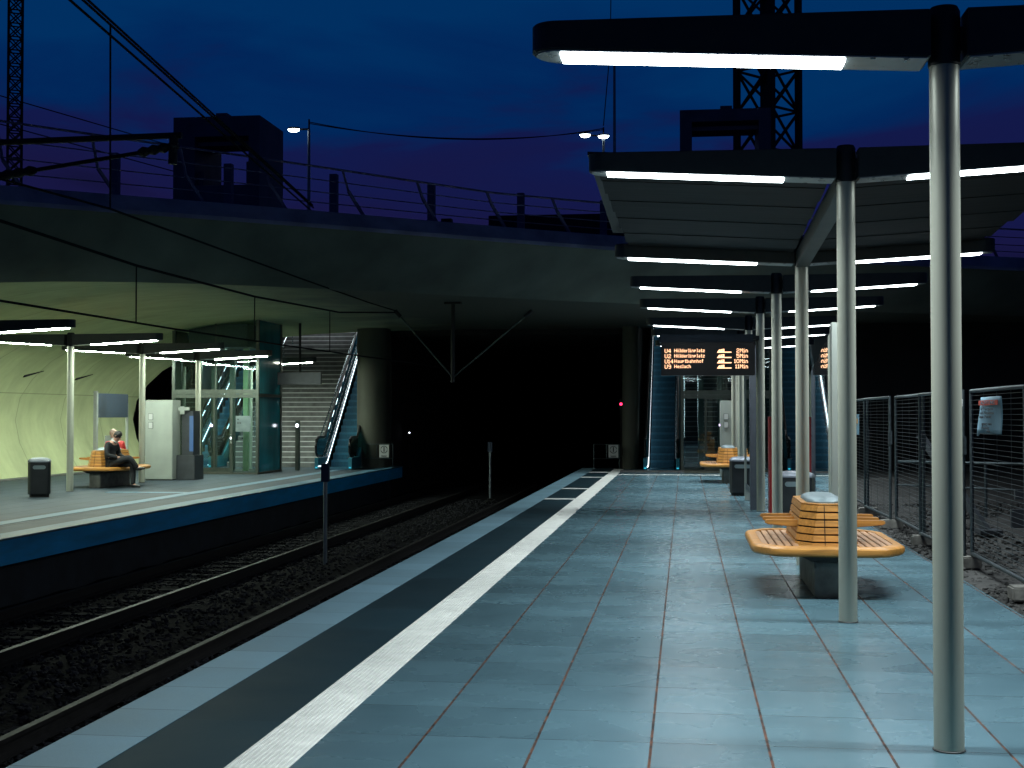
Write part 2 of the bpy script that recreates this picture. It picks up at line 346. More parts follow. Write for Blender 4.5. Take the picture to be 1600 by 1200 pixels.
# 5x7 dot matrix letters
G = {'U': '10001 10001 10001 10001 10001 10001 01110', '4': '00010 00110 01010 10010 11111 00010 00010', '2': '01110 10001 00001 00110 01000 10000 11111',
 '1': '010 110 010 010 010 010 111', '9': '01110 10001 10001 01111 00001 00001 01110', '0': '01110 10001 10001 10001 10001 10001 01110', '5': '11111 10000 11110 00001 00001 10001 01110',
 'H': '10001 10001 10001 11111 10001 10001 10001', 'ö': '1001 0000 0110 1001 1001 1001 0110', 'l': '11 01 01 01 01 01 11', 'd': '0001 0001 0111 1001 1001 1001 0111', 'e': '0000 0000 0110 1001 1111 1000 0111',
 'r': '000 000 101 110 100 100 100', 'i': '010 000 110 010 010 010 111', 'n': '0000 0000 1110 1001 1001 1001 1001', 'p': '0000 0000 1110 1001 1110 1000 1000', 'a': '0000 0000 0110 0001 0111 1001 0111',
 't': '010 010 111 010 010 010 011', 'z': '0000 0000 1111 0001 0110 1000 1111', 'u': '0000 0000 1001 1001 1001 1001 0111', 'b': '1000 1000 1110 1001 1001 1001 1110', 'h': '1000 1000 1110 1001 1001 1001 1001',
 'o': '0000 0000 0110 1001 1001 1001 0110', 'f': '011 010 111 010 010 010 010', 's': '0000 0000 0111 1000 0110 0001 1110', 'c': '0000 0000 0111 1000 1000 1000 0111', 'M': '10001 11011 10101 10101 10001 10001 10001', ' ': '00 00 00 00 00 00 00'}
def dots(m, txt, x, z, y, px):
    for ch in txt:
        rows = G[ch].split()
        for r, row in enumerate(rows):
            c = 0
            while c < len(row):
                if row[c] == '1':
                    e = c
                    while e + 1 < len(row) and row[e + 1] == '1': e += 1
                    m.box(x + c * px, x + (e + .95) * px, y, y + .004, z - (r + .95) * px, z - r * px)
                    c = e + 1
                else: c += 1
        x += (len(rows[0]) + 1) * px
    return x
def textmesh(name, txt, size, m, parent, loc, rot, align='LEFT', ext=.001, sx=1.0):
    c = bpy.data.curves.new(name, 'FONT'); c.body = txt; c.size = size; c.extrude = ext; c.align_x = align; c.resolution_u = 2
    o = bpy.data.objects.new(name, c); COL.objects.link(o)
    me = bpy.data.meshes.new_from_object(o.evaluated_get(bpy.context.evaluated_depsgraph_get()))
    COL.objects.unlink(o); bpy.data.objects.remove(o)
    me.materials.clear(); me.materials.append(M[m])
    n = bpy.data.objects.new(name, me); COL.objects.link(n); n.parent = parent; n.location = loc; n.rotation_euler = rot; n.scale = (sx, 1, 1)
    return n

# ------------------------------------------------------------------ setting: ground, track, platforms
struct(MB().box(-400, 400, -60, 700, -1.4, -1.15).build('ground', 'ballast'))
PE, QE = -3.15, -9.0     # platform edges
def ball(x):
    out = []
    for k in range(160):
        y = -2 + k * .42
        z = -.97 + .05 * noise.noise(Vector((x * 1.3, y * 1.3, 0))) + (.05 if -6.6 < x < -5.6 else 0)
        out.append((x, y, z))
    return out
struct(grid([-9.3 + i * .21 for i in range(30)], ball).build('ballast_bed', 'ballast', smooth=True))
# loose stones on the ballast, too many to count
st = MB(); ico = [(0, 0, 1), (.89, 0, .45), (.28, .85, .45), (-.72, .53, .45), (-.72, -.53, .45), (.28, -.85, .45), (.72, .53, -.45), (-.28, .85, -.45), (-.89, 0, -.45), (-.28, -.85, -.45), (.72, -.53, -.45), (0, 0, -1)]
icf = [(0, 1, 2), (0, 2, 3), (0, 3, 4), (0, 4, 5), (0, 5, 1), (1, 6, 2), (2, 7, 3), (3, 8, 4), (4, 9, 5), (5, 10, 1), (6, 7, 2), (7, 8, 3), (8, 9, 4), (9, 10, 5), (10, 6, 1), (11, 7, 6), (11, 8, 7), (11, 9, 8), (11, 10, 9), (11, 6, 10)]
def stone(m, x, y, z, s):
    a = random.uniform(0, 6.3); ca, sa = math.cos(a), math.sin(a); k = [random.uniform(.6, 1.25) for _ in range(12)]
    q = (random.uniform(.8, 1.3), random.uniform(.6, 1), random.uniform(.5, .9))
    m.add([(x + s * kk * (v[0] * q[0] * ca - v[1] * q[1] * sa), y + s * kk * (v[0] * q[0] * sa + v[1] * q[1] * ca), z + s * kk * v[2] * q[2]) for v, kk in zip(ico, k)], icf)
for _ in range(17000):
    y = 6 + 34 * random.random() ** 1.8; x_ = random.uniform(-8.9, -4.0)
    stone(st, x_, y, -.95 + (.05 if -6.6 < x_ < -5.6 else 0), random.uniform(.018, .042))
struct(st.build('ballast_stones', 'stone'), 'stuff')
# near platform
struct(MB().box(PE + .06, 2.75, -6, 41.6, -1.1, -.02).build('platform_base', 'sidewall'))
def sheet(name, m, x0, x1, y0, y1, z):
    return struct(MB().box(x0, x1, y0, y1, z - .03, z).build(name, m))
sheet('platform_paving', 'slab', -1.84, 2.75, -6, 41.0, 0.0)
sheet('platform_dark_band', 'darkband', -2.73, -2.14, -6, 41.6, 0.0)
struct(MB().box(PE, -2.73, -6, 41.6, -.16, .003).build('platform_coping', 'coping'))
tp = MB().box(-2.14, -1.84, -6, 41.0, -.03, .001)
for i in range(11): tp.box(-2.135 + i * .027, -2.135 + i * .027 + .014, -6, 40.9, .001, .006)
struct(tp.build('tactile_strip', 'tactile'))
for y0 in (26.1, 29.8, 35.3, 38.4):
    t_ = MB().box(-2.73, -2.14, y0, y0 + .32, 0, .003)
    for i in range(6): t_.box(-2.72, -2.15, y0 + .01 + i * .054, y0 + .034 + i * .054, .003, .007)
    struct(t_.build('tactile_cross_strip', 'tactile'))
struct(MB().box(-1.84, 1.15, 37.0, 37.3, 0, .005).build('tactile_cross_strip', 'tactile'))
struct(MB().box(-1.84, -.02, 38.6, 39.2, 0, .045).build('escalator_threshold', 'stair'))
struct(MB().box(-.02, 1.35, 38.3, 39.2, 0, .03).build('lift_threshold', 'nosing_pillar'))
# far platform
struct(MB().box(-17.4, QE - .2, 10, 41.6, -1.1, -.36).build('far_platform_base', 'sidewall'))
struct(MB().box(-17.5, QE - .12, 10, 41.6, -.36, -.02).build('far_platform_body', 'darkgrey'))
struct(MB().box(QE - .12, QE, 10, 42.4, -.36, -.016).build('far_platform_face', 'fascia_blue'))
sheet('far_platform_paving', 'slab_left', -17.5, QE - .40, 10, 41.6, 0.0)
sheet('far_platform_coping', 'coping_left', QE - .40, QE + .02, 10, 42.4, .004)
struct(MB().box(-10.45, -10.15, 10, 40.5, 0, .005).build('far_tactile_strip', 'coping_left'))
struct(MB().box(-12.2, -10.45, 27.2, 27.5, 0, .005).build('far_tactile_cross_strip', 'coping_left'))
struct(MB().box(-17.1, -16.7, 12, 41.4, 0, .03).build('far_platform_gutter', 'stair'))
# rails and sleepers
def rail(x, lab):
    o = MB().loft([[(x + a, y, -.94 + b) for a, b in ((-.07, 0), (.07, 0), (.07, .015), (.012, .03), (.012, .11), (.036, .115), (.036, .15), (-.036, .15), (-.036, .115), (-.012, .11), (-.012, .03), (-.07, .015))] for y in (-4, 88)]).build('rail', 'rail')
    return tag(o, lab, 'rail', 'running rails of the two tracks')
rail(-3.68, 'steel rail right beside the near platform edge'); rail(-5.12, 'steel rail of the near track, on its gravel middle side')
rail(-7.0, 'steel rail of the far track, nearer the gravel strip'); rail(-8.45, 'steel rail of the far track, under the blue platform face')
for cx, lab in ((-4.4, 'concrete sleeper across the near track beside the pale platform edge'), (-7.72, 'concrete sleeper across the far track below the blue platform face')):
    s0 = None
    for k in range(76):
        y = 5 + k * .62
        if s0 is None:
            s0 = MB().loft([[(-1.2, -.12, 0), (1.2, -.12, 0), (1.2, .12, 0), (-1.2, .12, 0)], [(-1.17, -.09, .11), (1.17, -.09, .11), (1.17, .09, .11), (-1.17, .09, .11)]]).build('sleeper', 'sleeper')
            tag(s0, lab, 'sleeper', 'sleepers of ' + ('the near track' if cx > -5 else 'the far track')); s0.location = (cx, y, -1.062)
        else: dup(s0, None, (cx, y, -1.062))
# building site ground to the right
def site(x):
    return [(x, -6 + k * .9, -.05 + (.04 + .035 * max(0, x - 3.3)) * noise.noise(Vector((x * .7, k * .6, 3))) + .03 * max(0, x - 4)) for k in range(62)]
struct(grid([2.75 + i * .35 for i in range(75)], site).build('site_ground', 'gravel', smooth=True))
gr = MB()
for _ in range(5200):
    y = 9 + 17 * random.random(); x_ = 2.78 + 5.5 * random.random() ** 1.7
    stone(gr, x_, y, -.045 + .03 * max(0, x_ - 4), random.uniform(.012, .05))
struct(gr.build('site_gravel', 'gravel'), 'stuff')

# ------------------------------------------------------------------ bridge: soffit shell, fascia, edge beam, deck
TOP = [(-34, 6), (-19, 17.2), (-15.5, 19.9), (-12.2, 22.7), (-10.4, 24.1), (-8.35, 25.55), (-5.04, 28.3), (-1.3, 31.2), (3.5, 34.0), (8.85, 36.7), (16, 40), (40, 50)]
def topy(x):
    for (a, b), (c, d) in zip(TOP, TOP[1:]):
        if a <= x <= c: return b + (d - b) * (x - a) / (c - a)
    return TOP[-1][1]
def smooth_top(x): return (topy(x - 1.5) + 2 * topy(x) + topy(x + 1.5)) / 4
br = thing('bridge', 'curved concrete bridge spanning both platforms, its shell lit green at the left', 'bridge')
prof = [(-17.0, -.1), (-17.3, .4), (-17.55, .9), (-17.68, 1.5), (-17.55, 2.1), (-17.2, 2.6), (-16.7, 3.05), (-16.0, 3.45), (-15.2, 3.75), (-14.3, 3.98), (-13.2, 4.16), (-12, 4.27), (-10.5, 4.33), (-9, 4.36), (-7, 4.38), (-5, 4.38), (-3, 4.38), (-1, 4.38), (1, 4.38), (3, 4.38), (6, 4.38), (10, 4.38), (16, 4.38), (30, 4.38)]
def lowfront(x): return max(16.0, smooth_top(x + 1.05) + 1.35)
def shell(p):
    x, z = p; y0 = lowfront(x) if x > -16.4 else 17.0; y1 = 42.5 if x > -14.5 else 41.5
    if x > 4.5: y1 = 60
    return [(x, y0 + (y1 - y0) * k / 16, z) for k in range(17)]
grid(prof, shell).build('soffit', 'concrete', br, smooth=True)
def profz(x):
    pr = [q for q in prof if q[1] > 2.9]
    if x <= pr[0][0]: return 3.0
    for (a, b), (c, d) in zip(pr, pr[1:]):
        if a <= x <= c: return b + (d - b) * (x - a) / (c - a)
    return 4.38
fx = [-20 + i * .8 for i in range(62)]
def fas(x):
    y = smooth_top(x); pts = []
    lx, ly, lz = x - 1.05, max(16.0, y + 1.35), profz(x - 1.05)
    for k in range(7):
        t_ = k / 6; c = t_ ** .8
        pts.append((lx + (x - lx) * c, ly + (y - ly) * c, lz + (5.45 - lz) * t_))
    return pts
grid(fx, fas).build('fascia', 'fasciac', br, smooth=True)
def eb(x):
    y = smooth_top(x)
    return [(x + .03, y - .06, 5.42), (x + .03, y - .06, 5.50), (x - .08, y + .14, 5.80), (x - .35, y + .5, 5.80), (x - .35, y + .5, 5.42)]
grid(fx, eb).build('edge_beam', 'beam', br)
grid(fx, lambda x: [(x - .3, smooth_top(x) + .45, 5.44), (x - .3, 60, 5.44), (x - .3, 61, 5.3)]).build('deck', 'deck', br)
for y in (33.2, 36.2): MB().beam((-17.15, y, 2.66), (-17.0, y + .75, 2.84), .1, .07).build('recess_slot', 'black', br)
# back walls, pillars, tunnel
def wall(name, lab, m, *b):
    return tag(MB().box(*b).build(name, m), lab, 'wall')
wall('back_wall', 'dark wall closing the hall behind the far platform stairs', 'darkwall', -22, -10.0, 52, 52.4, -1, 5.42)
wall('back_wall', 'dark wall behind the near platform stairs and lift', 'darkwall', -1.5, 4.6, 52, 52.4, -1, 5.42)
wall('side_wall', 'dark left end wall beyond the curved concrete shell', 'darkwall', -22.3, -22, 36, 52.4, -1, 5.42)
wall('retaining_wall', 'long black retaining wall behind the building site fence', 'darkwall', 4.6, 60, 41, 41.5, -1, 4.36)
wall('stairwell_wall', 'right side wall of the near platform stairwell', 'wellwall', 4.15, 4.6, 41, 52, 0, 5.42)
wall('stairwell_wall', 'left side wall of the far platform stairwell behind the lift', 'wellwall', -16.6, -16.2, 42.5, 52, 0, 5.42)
def pillar(name, lab, x0, x1, y0):
    r = (x1 - x0) / 2; cx = (x0 + x1) / 2
    poly = arc(cx, y0 + r, r, 180, 360, 14) + [(x1, y0 + r + .5), (x0, y0 + r + .5)]
    return tag(MB().prism(poly, -1.1, 4.42).build(name, 'nosing_pillar', smooth=True), lab, 'pillar')
pillar('pillar_wall', 'round nosed concrete wall between far escalator and tunnel mouth', -10.2, -9.25, 40.8)
pillar('pillar_wall', 'round nosed concrete wall between tunnel mouth and near escalator', -1.92, -1.42, 41.5)
tn = thing('tunnel', 'black tunnel mouth the tracks run into between two pillars', 'tunnel', (-5.6, 42.4, 0))
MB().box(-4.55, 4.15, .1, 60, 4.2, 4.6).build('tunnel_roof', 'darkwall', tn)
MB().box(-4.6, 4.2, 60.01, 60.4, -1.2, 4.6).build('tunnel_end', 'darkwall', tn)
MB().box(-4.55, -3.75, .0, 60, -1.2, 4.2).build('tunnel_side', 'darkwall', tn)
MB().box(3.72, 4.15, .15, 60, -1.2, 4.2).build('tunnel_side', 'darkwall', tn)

# ------------------------------------------------------------------ platform lamps
LD = bpy.data.lights.new('louvred_light', 'AREA'); LD.shape = 'RECTANGLE'; LD.size = 1.38; LD.size_y = .17; LD.energy = BEAM; LD.color = (.86, .97, 1.0); LD.spread = R(112)
def make_lamp(name, label, group, lampmat, dz=0., top=0.):
    t = thing(name, label, 'platform lamp', group=group)
    zb = 3.40 + dz                       # underside at the column
    MB().lathe((0, 0, 0), [(.0725, 0), (.0725, zb - .02)], 40).build('pole', 'steel', t, smooth=True)
    MB().lathe((0, 0, 0), [(.079, .001), (.079, .006), (.0735, .010)], 40).build('sealant_ring', 'steel_dark', t, smooth=True)
    MB().lathe((0, 0, 0), [(.078, zb - .02), (.078, zb + .25), (.066, zb + .275)], 32).build('pole_head', 'steel_dark', t, smooth=True)
    for s in (-1, 1):
        rise = lambda x: .055 * x
        hw = .135
        def outl(x0, x1):
            tip = [(x1 - hw * 1.0 + hw * 1.0 * math.sin(R(a)), hw * -math.cos(R(a))) for a in range(0, 181, 12)]
            return [(x0, -hw)] + tip + [(x0, hw)]
        o = outl(.085, 2.06)
        m = MB()
        lo = [(s * x, y, zb + rise(x) - .005) for x, y in o]
        hi = [(s * x, y, zb + .235 + .017 * x - (.02 if x > 1.9 else 0)) for x, y in o]
        m.loft([lo, hi])
        a = m.build('arm', 'arm', t, bevel=.006)
        pl = MB().loft([[(s * x, y * .92, zb + rise(x) - .012) for x, y in outl(.10, 2.04)], [(s * x, y * .92, zb + rise(x) - .003) for x, y in outl(.10, 2.04)]])
        for bx in (.2, .36, 1.97): pl.box(*sorted((s * bx - .012, s * bx + .012)), -.11, -.095, zb + rise(bx) - .017, zb + rise(bx) - .011)
        pl.build('underside_plate', 'plate', a)
        tb = MB()
        q = [(-.098, -.010), (-.088, -.022), (.088, -.022), (.098, -.010)]
        tb.loft([[(s * x, y, zb + rise(x) + z) for y, z in q] for x in (.49, .53, 1.87, 1.91)])
        tb.build('light_cover', lampmat, a)
        if lampmat == 'lamp':
            lo_ = bpy.data.objects.new('louvred_light', LD); COL.objects.link(lo_); lo_.parent = a
            lo_.location = (s * 1.2, 0, zb + rise(1.2) - .027); lo_.rotation_euler = (0, -s * math.atan(.055), 0)
        MB().beam((s * .05, 0, zb + .11), (s * .12, 0, zb + .115), .05, .12).build('bracket', 'steel_dark', t)
    return t
RX = 1.285
near_labels = ['largest platform lamp, its arm reaching across the top right of the view', 'platform lamp right in front of the nearer bench, carrying the front of the canopy',
 'platform lamp behind the nearer bench, carrying the canopy rear edge', 'fourth platform lamp back, behind the tall bin and in front of the red panel',
 'platform lamp that carries the departure board', 'platform lamp beside the small bin in front of the farther bench', 'thin looking platform lamp in front of the right white cabinet', 'farthest platform lamp, next to the right lift']
grpN = 'two armed lamps along the near platform'
lamps = []
base = make_lamp('platform_lamp', near_labels[0], grpN, 'lamp')
base.location = (RX, 6.87, 0)
for k in range(1, 8):
    if k == 1:
        l = make_lamp('platform_lamp', near_labels[1], grpN, 'lamp', dz=.13); l.location = (RX, 10.99, 0)
    else:
        l = dup(base, None, (RX, 6.87 + 4.12 * k, -.09 if k == 2 else -.03 * (k % 2)), None, near_labels[k])
grpF = 'two armed lamps along the far platform'
far_labels = ['far platform lamp at the left picture edge, only its right arm showing', 'far platform lamp beside the black bin', 'far platform lamp behind the seated man', 'far platform lamp in front of the left lift', 'far platform lamp behind the left lift beside the stairs']
fb = make_lamp('platform_lamp', far_labels[0], grpF, 'lamp_left', dz=-.26); fb.location = (-13.1, 23.3, 0)
for y, lb in zip((27.45, 31.3, 35.1, 39.5), far_labels[1:]): dup(fb, None, (-13.1, y, 0), None, lb)

# canopy between the second and third lamp
cn = thing('canopy', 'dark slatted canopy roof between the second and third lamp of the near platform', 'canopy', (RX, 11.0, 0))
pn = MB(); n = 9; y0, y1 = .16, 4.02
for s in (-1, 1):
    for k in range(n):
        a = y0 + (y1 - y0) * k / n; b = y0 + (y1 - y0) * (k + 1) / n + .03
        dzk = -.155 * k / n - .022 * (k % 2)
        for xa, xb in ((.1, 2.0 - .012 * k),):
            lo = [(s * xa, a, 3.60 + dzk), (s * xb, a, 3.60 + .055 * xb + dzk), (s * xb, b, 3.565 + .055 * xb + dzk), (s * xa, b, 3.565 + dzk)]
            hi = [(x, y, z + .05) for x, y, z in lo]
            pn.loft([lo, hi])
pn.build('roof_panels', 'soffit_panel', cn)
MB().beam((0, .07, 3.52), (0, 4.05, 3.36), .14, .17).build('spine_beam', 'spine', cn, bevel=.006)
cp = MB()
for s in (-1, 1): cp.loft([[(s * x, y, 3.70 + .05 * x - (.11 if y > 3 else 0)) for x, y in ((.08, .1), (2.08, .1), (2.08, 4.08), (.08, 4.08))], [(s * x, y, 3.73 + .05 * x - (.11 if y > 3 else 0)) for x, y in ((.08, .1), (2.08, .1), (2.08, 4.08), (.08, 4.08))]])
cp.build('roof_sheet', 'steel_dark', cn)

# ------------------------------------------------------------------ benches
def octo(hx, hy, c): return [(-hx + c, -hy), (hx - c, -hy), (hx, -hy + c * 1.5), (hx, hy - c * 1.5), (hx - c, hy), (-hx + c, hy), (-hx, hy - c * 1.5), (-hx, -hy + c * 1.5)]
def roundpoly(p):
    o = []
    for i, q in enumerate(p):
        a, b = p[i - 1], p[(i + 1) % len(p)]
        la = math.dist(a, q); lb = math.dist(b, q); r = .10
        A = [q[k] + (a[k] - q[k]) * r / la for k in (0, 1)]; B = [q[k] + (b[k] - q[k]) * r / lb for k in (0, 1)]
        for t_ in (0, .25, .5, .75, 1): o.append(tuple((1 - t_) ** 2 * A[k] + 2 * t_ * (1 - t_) * q[k] + t_ * t_ * B[k] for k in (0, 1)))
    return o
def make_bench(label):
    t = thing('bench', label, 'bench', group='round cornered wooden island benches')
    out = roundpoly(octo(.685, 1.05, .20)); inn = roundpoly(octo(.59, .92, .17))
    rm = MB(); e = lambda p, q, f: (p[0] + (q[0] - p[0]) * f, p[1] + (q[1] - p[1]) * f); rings = []
    for a, d in zip(out, inn):
        rings.append([(*d, .392), (*e(d, a, .72), .388), (*e(d, a, .93), .402), (*e(d, a, 1.0), .430), (*e(d, a, .95), .456), (*e(d, a, .8), .470), (*e(d, a, .6), .475), (*d, .475)])
    rm.loft(rings + [rings[0]], cap=False)
    rm.build('seat_rim', 'wood', t, smooth=True)
    sm = MB()
    w = .054
    for s in (-1, 1):
        for k in range(5):
            xa = .588 - k * (w + .014); lim = .70 + .16 * min(1, (.59 - xa) / .16)
            sm.box(*sorted((s * xa, s * (xa - w))), -lim, lim, .435, .470)
    sm.build('seat_slats', 'wood_y', t, bevel=.004)
    em = MB()
    for s in (-1, 1):
        for k in range(2):
            ya = .915 - k * .075; em.box(-.40, .40, *sorted((s * ya, s * (ya - .066))), .436, .469) if k == 0 else em.box(-.26, .26, *sorted((s * ya, s * (ya - .066))), .436, .469)
    em.build('seat_end_slats', 'wood', t, bevel=.004)
    bk = MB(); core = MB(); H0, H1, nl = .43, .83, 6
    def bp(z):
        f = (z - H0) / (H1 - H0); return octo(.29 - .07 * f, .80 - .09 * f, .135)
    for k in range(nl):
        za = H0 + (H1 - H0) * k / nl + .006; zb = H0 + (H1 - H0) * (k + 1) / nl - .007
        bk.prism(bp(za), za, zb, bp(zb))
    bk.prism([(x * .985, y * .995) for x, y in bp(H1)], H1 - .004, H1 + .008)
    bk.build('backrest', 'wood', t, bevel=.003)
    core.prism([(x * .95, y * .985) for x, y in bp(H0)], .40, H1 - .01, [(x * .94, y * .985) for x, y in bp(H1)])
    core.build('backrest_core', 'black', t)
    sm2 = MB(); sm2.loft([[(-.035, -.804, .45), (-.030, -.804, .45), (-.030, -.78, .45), (-.035, -.78, .45)], [(-.035, -.718, .825), (-.030, -.718, .825), (-.030, -.70, .825), (-.035, -.70, .825)]]); sm2.build('seam', 'black', t)
    ld = MB()
    rings = []
    for f, z in ((1, .838), (1, .85), (.9, .875), (.65, .898), (.3, .908)):
        rings.append([(x * f, y * f, z) for x, y in octo(.165, .50, .10)])
    ld.loft([[(x, y - .1, z) for x, y, z in r] for r in rings]); ld.build('planter_lid', 'lid', t, smooth=True)
    for s in (-1, 1):
        for y in (-.42, -.02, .38):
            ar = MB(); ar.loft([[(s * x, y - .03, z) for x, z in ((.2, .60), (.52, .63), (.55, .645), (.54, .672), (.2, .675))], [(s * x, y + .03, z) for x, z in ((.2, .60), (.52, .63), (.55, .645), (.54, .672), (.2, .675))]])
            ar.build('armrest', 'wood', t, bevel=.006)
    MB().loft([[(-.13, -.82, .0), (.13, -.82, 0), (.13, .82, 0), (-.13, .82, 0)], [(-.13, -.82, .33), (.13, -.82, .33), (.13, .82, .33), (-.13, .82, .33)]]).build('pedestal', 'bench_stone', t, bevel=.01)
    MB().loft([[(-.16, -.84, .331), (.16, -.84, .331), (.16, .84, .331), (-.16, .84, .331)], [(-.30, -.88, .40), (.30, -.88, .40), (.30, .88, .40), (-.30, .88, .40)]]).build('bracket', 'mast', t)
    return t
bn = make_bench('nearest wooden island bench with yellow backrest and grey metal lid'); bn.location = (1.285, 13.2, 0)
dup(bn, None, (1.05, 33.55, 0), None, 'small looking wooden bench far down the near platform before the right lift')
dup(bn, None, (-13.15, 29.6, 0), None, 'wooden island bench on the far platform with the man in black on it')

# ------------------------------------------------------------------ bins
def make_bin(label):
    t = thing('litter_bin', label, 'bin', group='dark litter bins')
    rr = lambda hx, hy, c: octo(hx, hy, c)
    MB().prism(rr(.215, .20, .05), .06, .70).build('body', 'bin', t, bevel=.01)
    MB().prism(rr(.185, .17, .04), 0, .06).build('base', 'black', t)
    ld = MB(); ld.loft([[(x * f, y * f, z) for x, y in rr(.222, .207, .05)] for f, z in ((1, .70), (1, .725), (.9, .757), (.6, .785), (.2, .795))]); ld.build('lid', 'grey', t, smooth=True)
    s = MB(); pill = arc(.085, 0, .038, -90, 90, 8) + arc(-.085, 0, .038, 90, 270, 8)
    s.loft([[(x, -.206, .60 + y) for x, y in pill], [(x, -.198, .60 + y) for x, y in pill]]); s.build('slot_plate', 'binslot', t)
    return t
b1 = make_bin('dark litter bin right behind the nearest bench beside the red panel'); b1.location = (1.62, 20.9, 0)
dup(b1, None, (1.12, 27.9, 0), None, 'dark litter bin in front of the farther bench on the near platform')
dup(b1, None, (-12.86, 25.6, 0), R(25), 'dark litter bin standing alone on the far platform at the left')

# ------------------------------------------------------------------ glass screens, red panel, board
def make_screen(label, length, h=2.62, m='mirror_glass'):
    t = thing('glass_screen', label, 'glass screen', group='framed glass screens on the near platform')
    MB().box(-.05, .05, -.05, .05, 0, h).build('post', 'white', t, bevel=.012)
    MB().loft([[(-.006, .06, .12), (-.006, length - .05, .12), (-.006, length - .05, h - .55), (-.006, .06, h - .02)], [(.006, .06, .12), (.006, length - .05, .12), (.006, length - .05, h - .55), (.006, .06, h - .02)]]).build('pane', m, t)
    MB().box(-.02, .02, .055, length - .045, .05, .115).build('sill', 'grey', t)
    return t
sc1 = make_screen('tall glass screen with a pale post behind the nearest bench', 3.4, 2.69); sc1.location = (1.68, 15.5, 0)
sc2 = thing('display_case', 'grey timetable case with glass side under the departure board', 'display case', (1.19, 23.6, 0))
MB().box(-.07, .07, 0, .22, 0, 2.85).build('post', 'grey', sc2, bevel=.01)
MB().box(-.05, .05, 2.7, 2.82, 0, 2.7).build('post', 'white', sc2, bevel=.01)
MB().box(-.03, .03, .24, 2.68, .35, 2.3).build('case', 'dark_glass', sc2)
MB().box(-.034, .034, .23, 2.69, .24, .34).build('lower_rail', 'darkgrey', sc2)
MB().box(-.034, .034, .23, 2.69, 2.31, 2.4).build('upper_rail', 'darkgrey', sc2)
rp_ = thing('ticket_pillar', 'narrow red ticket pillar between the departure board post and the bin', 'ticket pillar', (1.40, 21.9, 0))
MB().box(-.055, .055, 0, .42, .05, 1.62).build('body', 'red', rp_, bevel=.01)
MB().box(-.045, .045, .02, .40, 0, .05).build('foot', 'black', rp_)
mk = MB()
for z in (.75, 1.3): mk.box(-.0585, -.0545, .02, .05, z, z + .03)
mk.build('stud', 'inox', rp_)

db = thing('departure_board', 'black departure board with four amber lines of tram times', 'departure board', (-.40, 23.12, 0))
MB().box(0, 1.585, 0, .24, 2.32, 2.885).build('housing', 'display', db, bevel=.008)
MB().box(-.03, 1.56, .04, .30, 2.887, 3.02).build('top_beam', 'housing', db, bevel=.006)
MB().box(1.5, 1.66, .10, .20, 2.93, 3.0).build('bracket', 'steel_dark', db)
def rows(y, flip=False):
    tm = MB(); px = .0098
    for i, (ln, dest, mn) in enumerate((('U4', 'Hölderlinplatz', '2Min'), ('U2', 'Hölderlinplatz', '5Min'), ('U14', 'Hauptbahnhof', '10Min'), ('U9', 'Heslach', '11Min'))):
        z = 2.775 - i * .090
        dots(tm, ln, .062, z, y, px); dots(tm, dest, .225, z, y, px * .86)
        wdt = sum(len(G[c].split()[0]) + 1 for c in mn) * px * .98
        dots(tm, mn, 1.475 - wdt, z, y, px * .98)
        # tram pictogram: sloping nose, two windows, low coach line
        X = .945; b_ = z - .07
        tm.add([(X, y, b_), (X + .035, y, b_ + .052), (X + .125, y, b_ + .066), (X + .125, y, b_), (X, y + .004, b_), (X + .035, y + .004, b_ + .052), (X + .125, y + .004, b_ + .066), (X + .125, y + .004, b_)],
               [(0, 1, 2, 3), (4, 7, 6, 5), (0, 4, 5, 1), (1, 5, 6, 2), (2, 6, 7, 3), (3, 7, 4, 0)])
        tm.box(X + .125, X + .245, y, y + .004, b_, b_ + .017)
    return tm
rows(-.0045).build('led_text', 'amber', db)
wk = MB()
for i in range(4):
    z = 2.775 - i * .090 - .07
    for a in (.058, .090): wk.box(.945 + a, .945 + a + .016, -.0075, -.0048, z + .036, z + .05)
wk.build('tram_windows', 'display', db)

# ------------------------------------------------------------------ cabinets
def make_cabinet(label, w, d, h):
    t = thing('service_cabinet', label, 'cabinet', group='white service cabinets')
    MB().box(0, w, 0, d, .02, h).build('body', 'white', t, bevel=.012)
    MB().box(.02, w - .02, .02, d - .02, 0, .02).build('plinth', 'black', t)
    for z in (1.52, 1.30):
        n_ = MB().box(.09, .21, -.012, 0, z, z + .16).build('notice', 'darkgrey', t)
        MB().box(.098, .202, -.016, -.0125, z + .008, z + .152).build('notice_sheet', 'paper', n_)
    return t
cb = make_cabinet('white service cabinet with two small notices on the far platform beside the man', .72, .55, 2.02); cb.location = (-13.52, 32.5, 0)
dup(cb, None, (.93, 35.9, 0), None, 'white service cabinet with two small notices behind the farther bench')
tm_ = thing('ticket_machine', 'dark ticket machine with a lit blue strip beside the left white cabinet', 'ticket machine', (-12.80, 32.72, 0))
MB().box(.12, .42, .1, .6, 0, 1.75).build('body', 'darkgrey', tm_, bevel=.01)
MB().box(.02, .50, 0, .65, 0, .62).build('base_cabinet', 'darkgrey', tm_, bevel=.01)
MB().box(.33, .43, .085, .0995, .72, 1.62).build('blue_front', 'bluescreen', tm_)
ah = MB(); ah.box(.06, .34, .02, .09, 1.76, 1.84); ah.box(.10, .22, .01, .0195, 1.66, 1.86); ah.build('lit_sign', 'white', tm_)
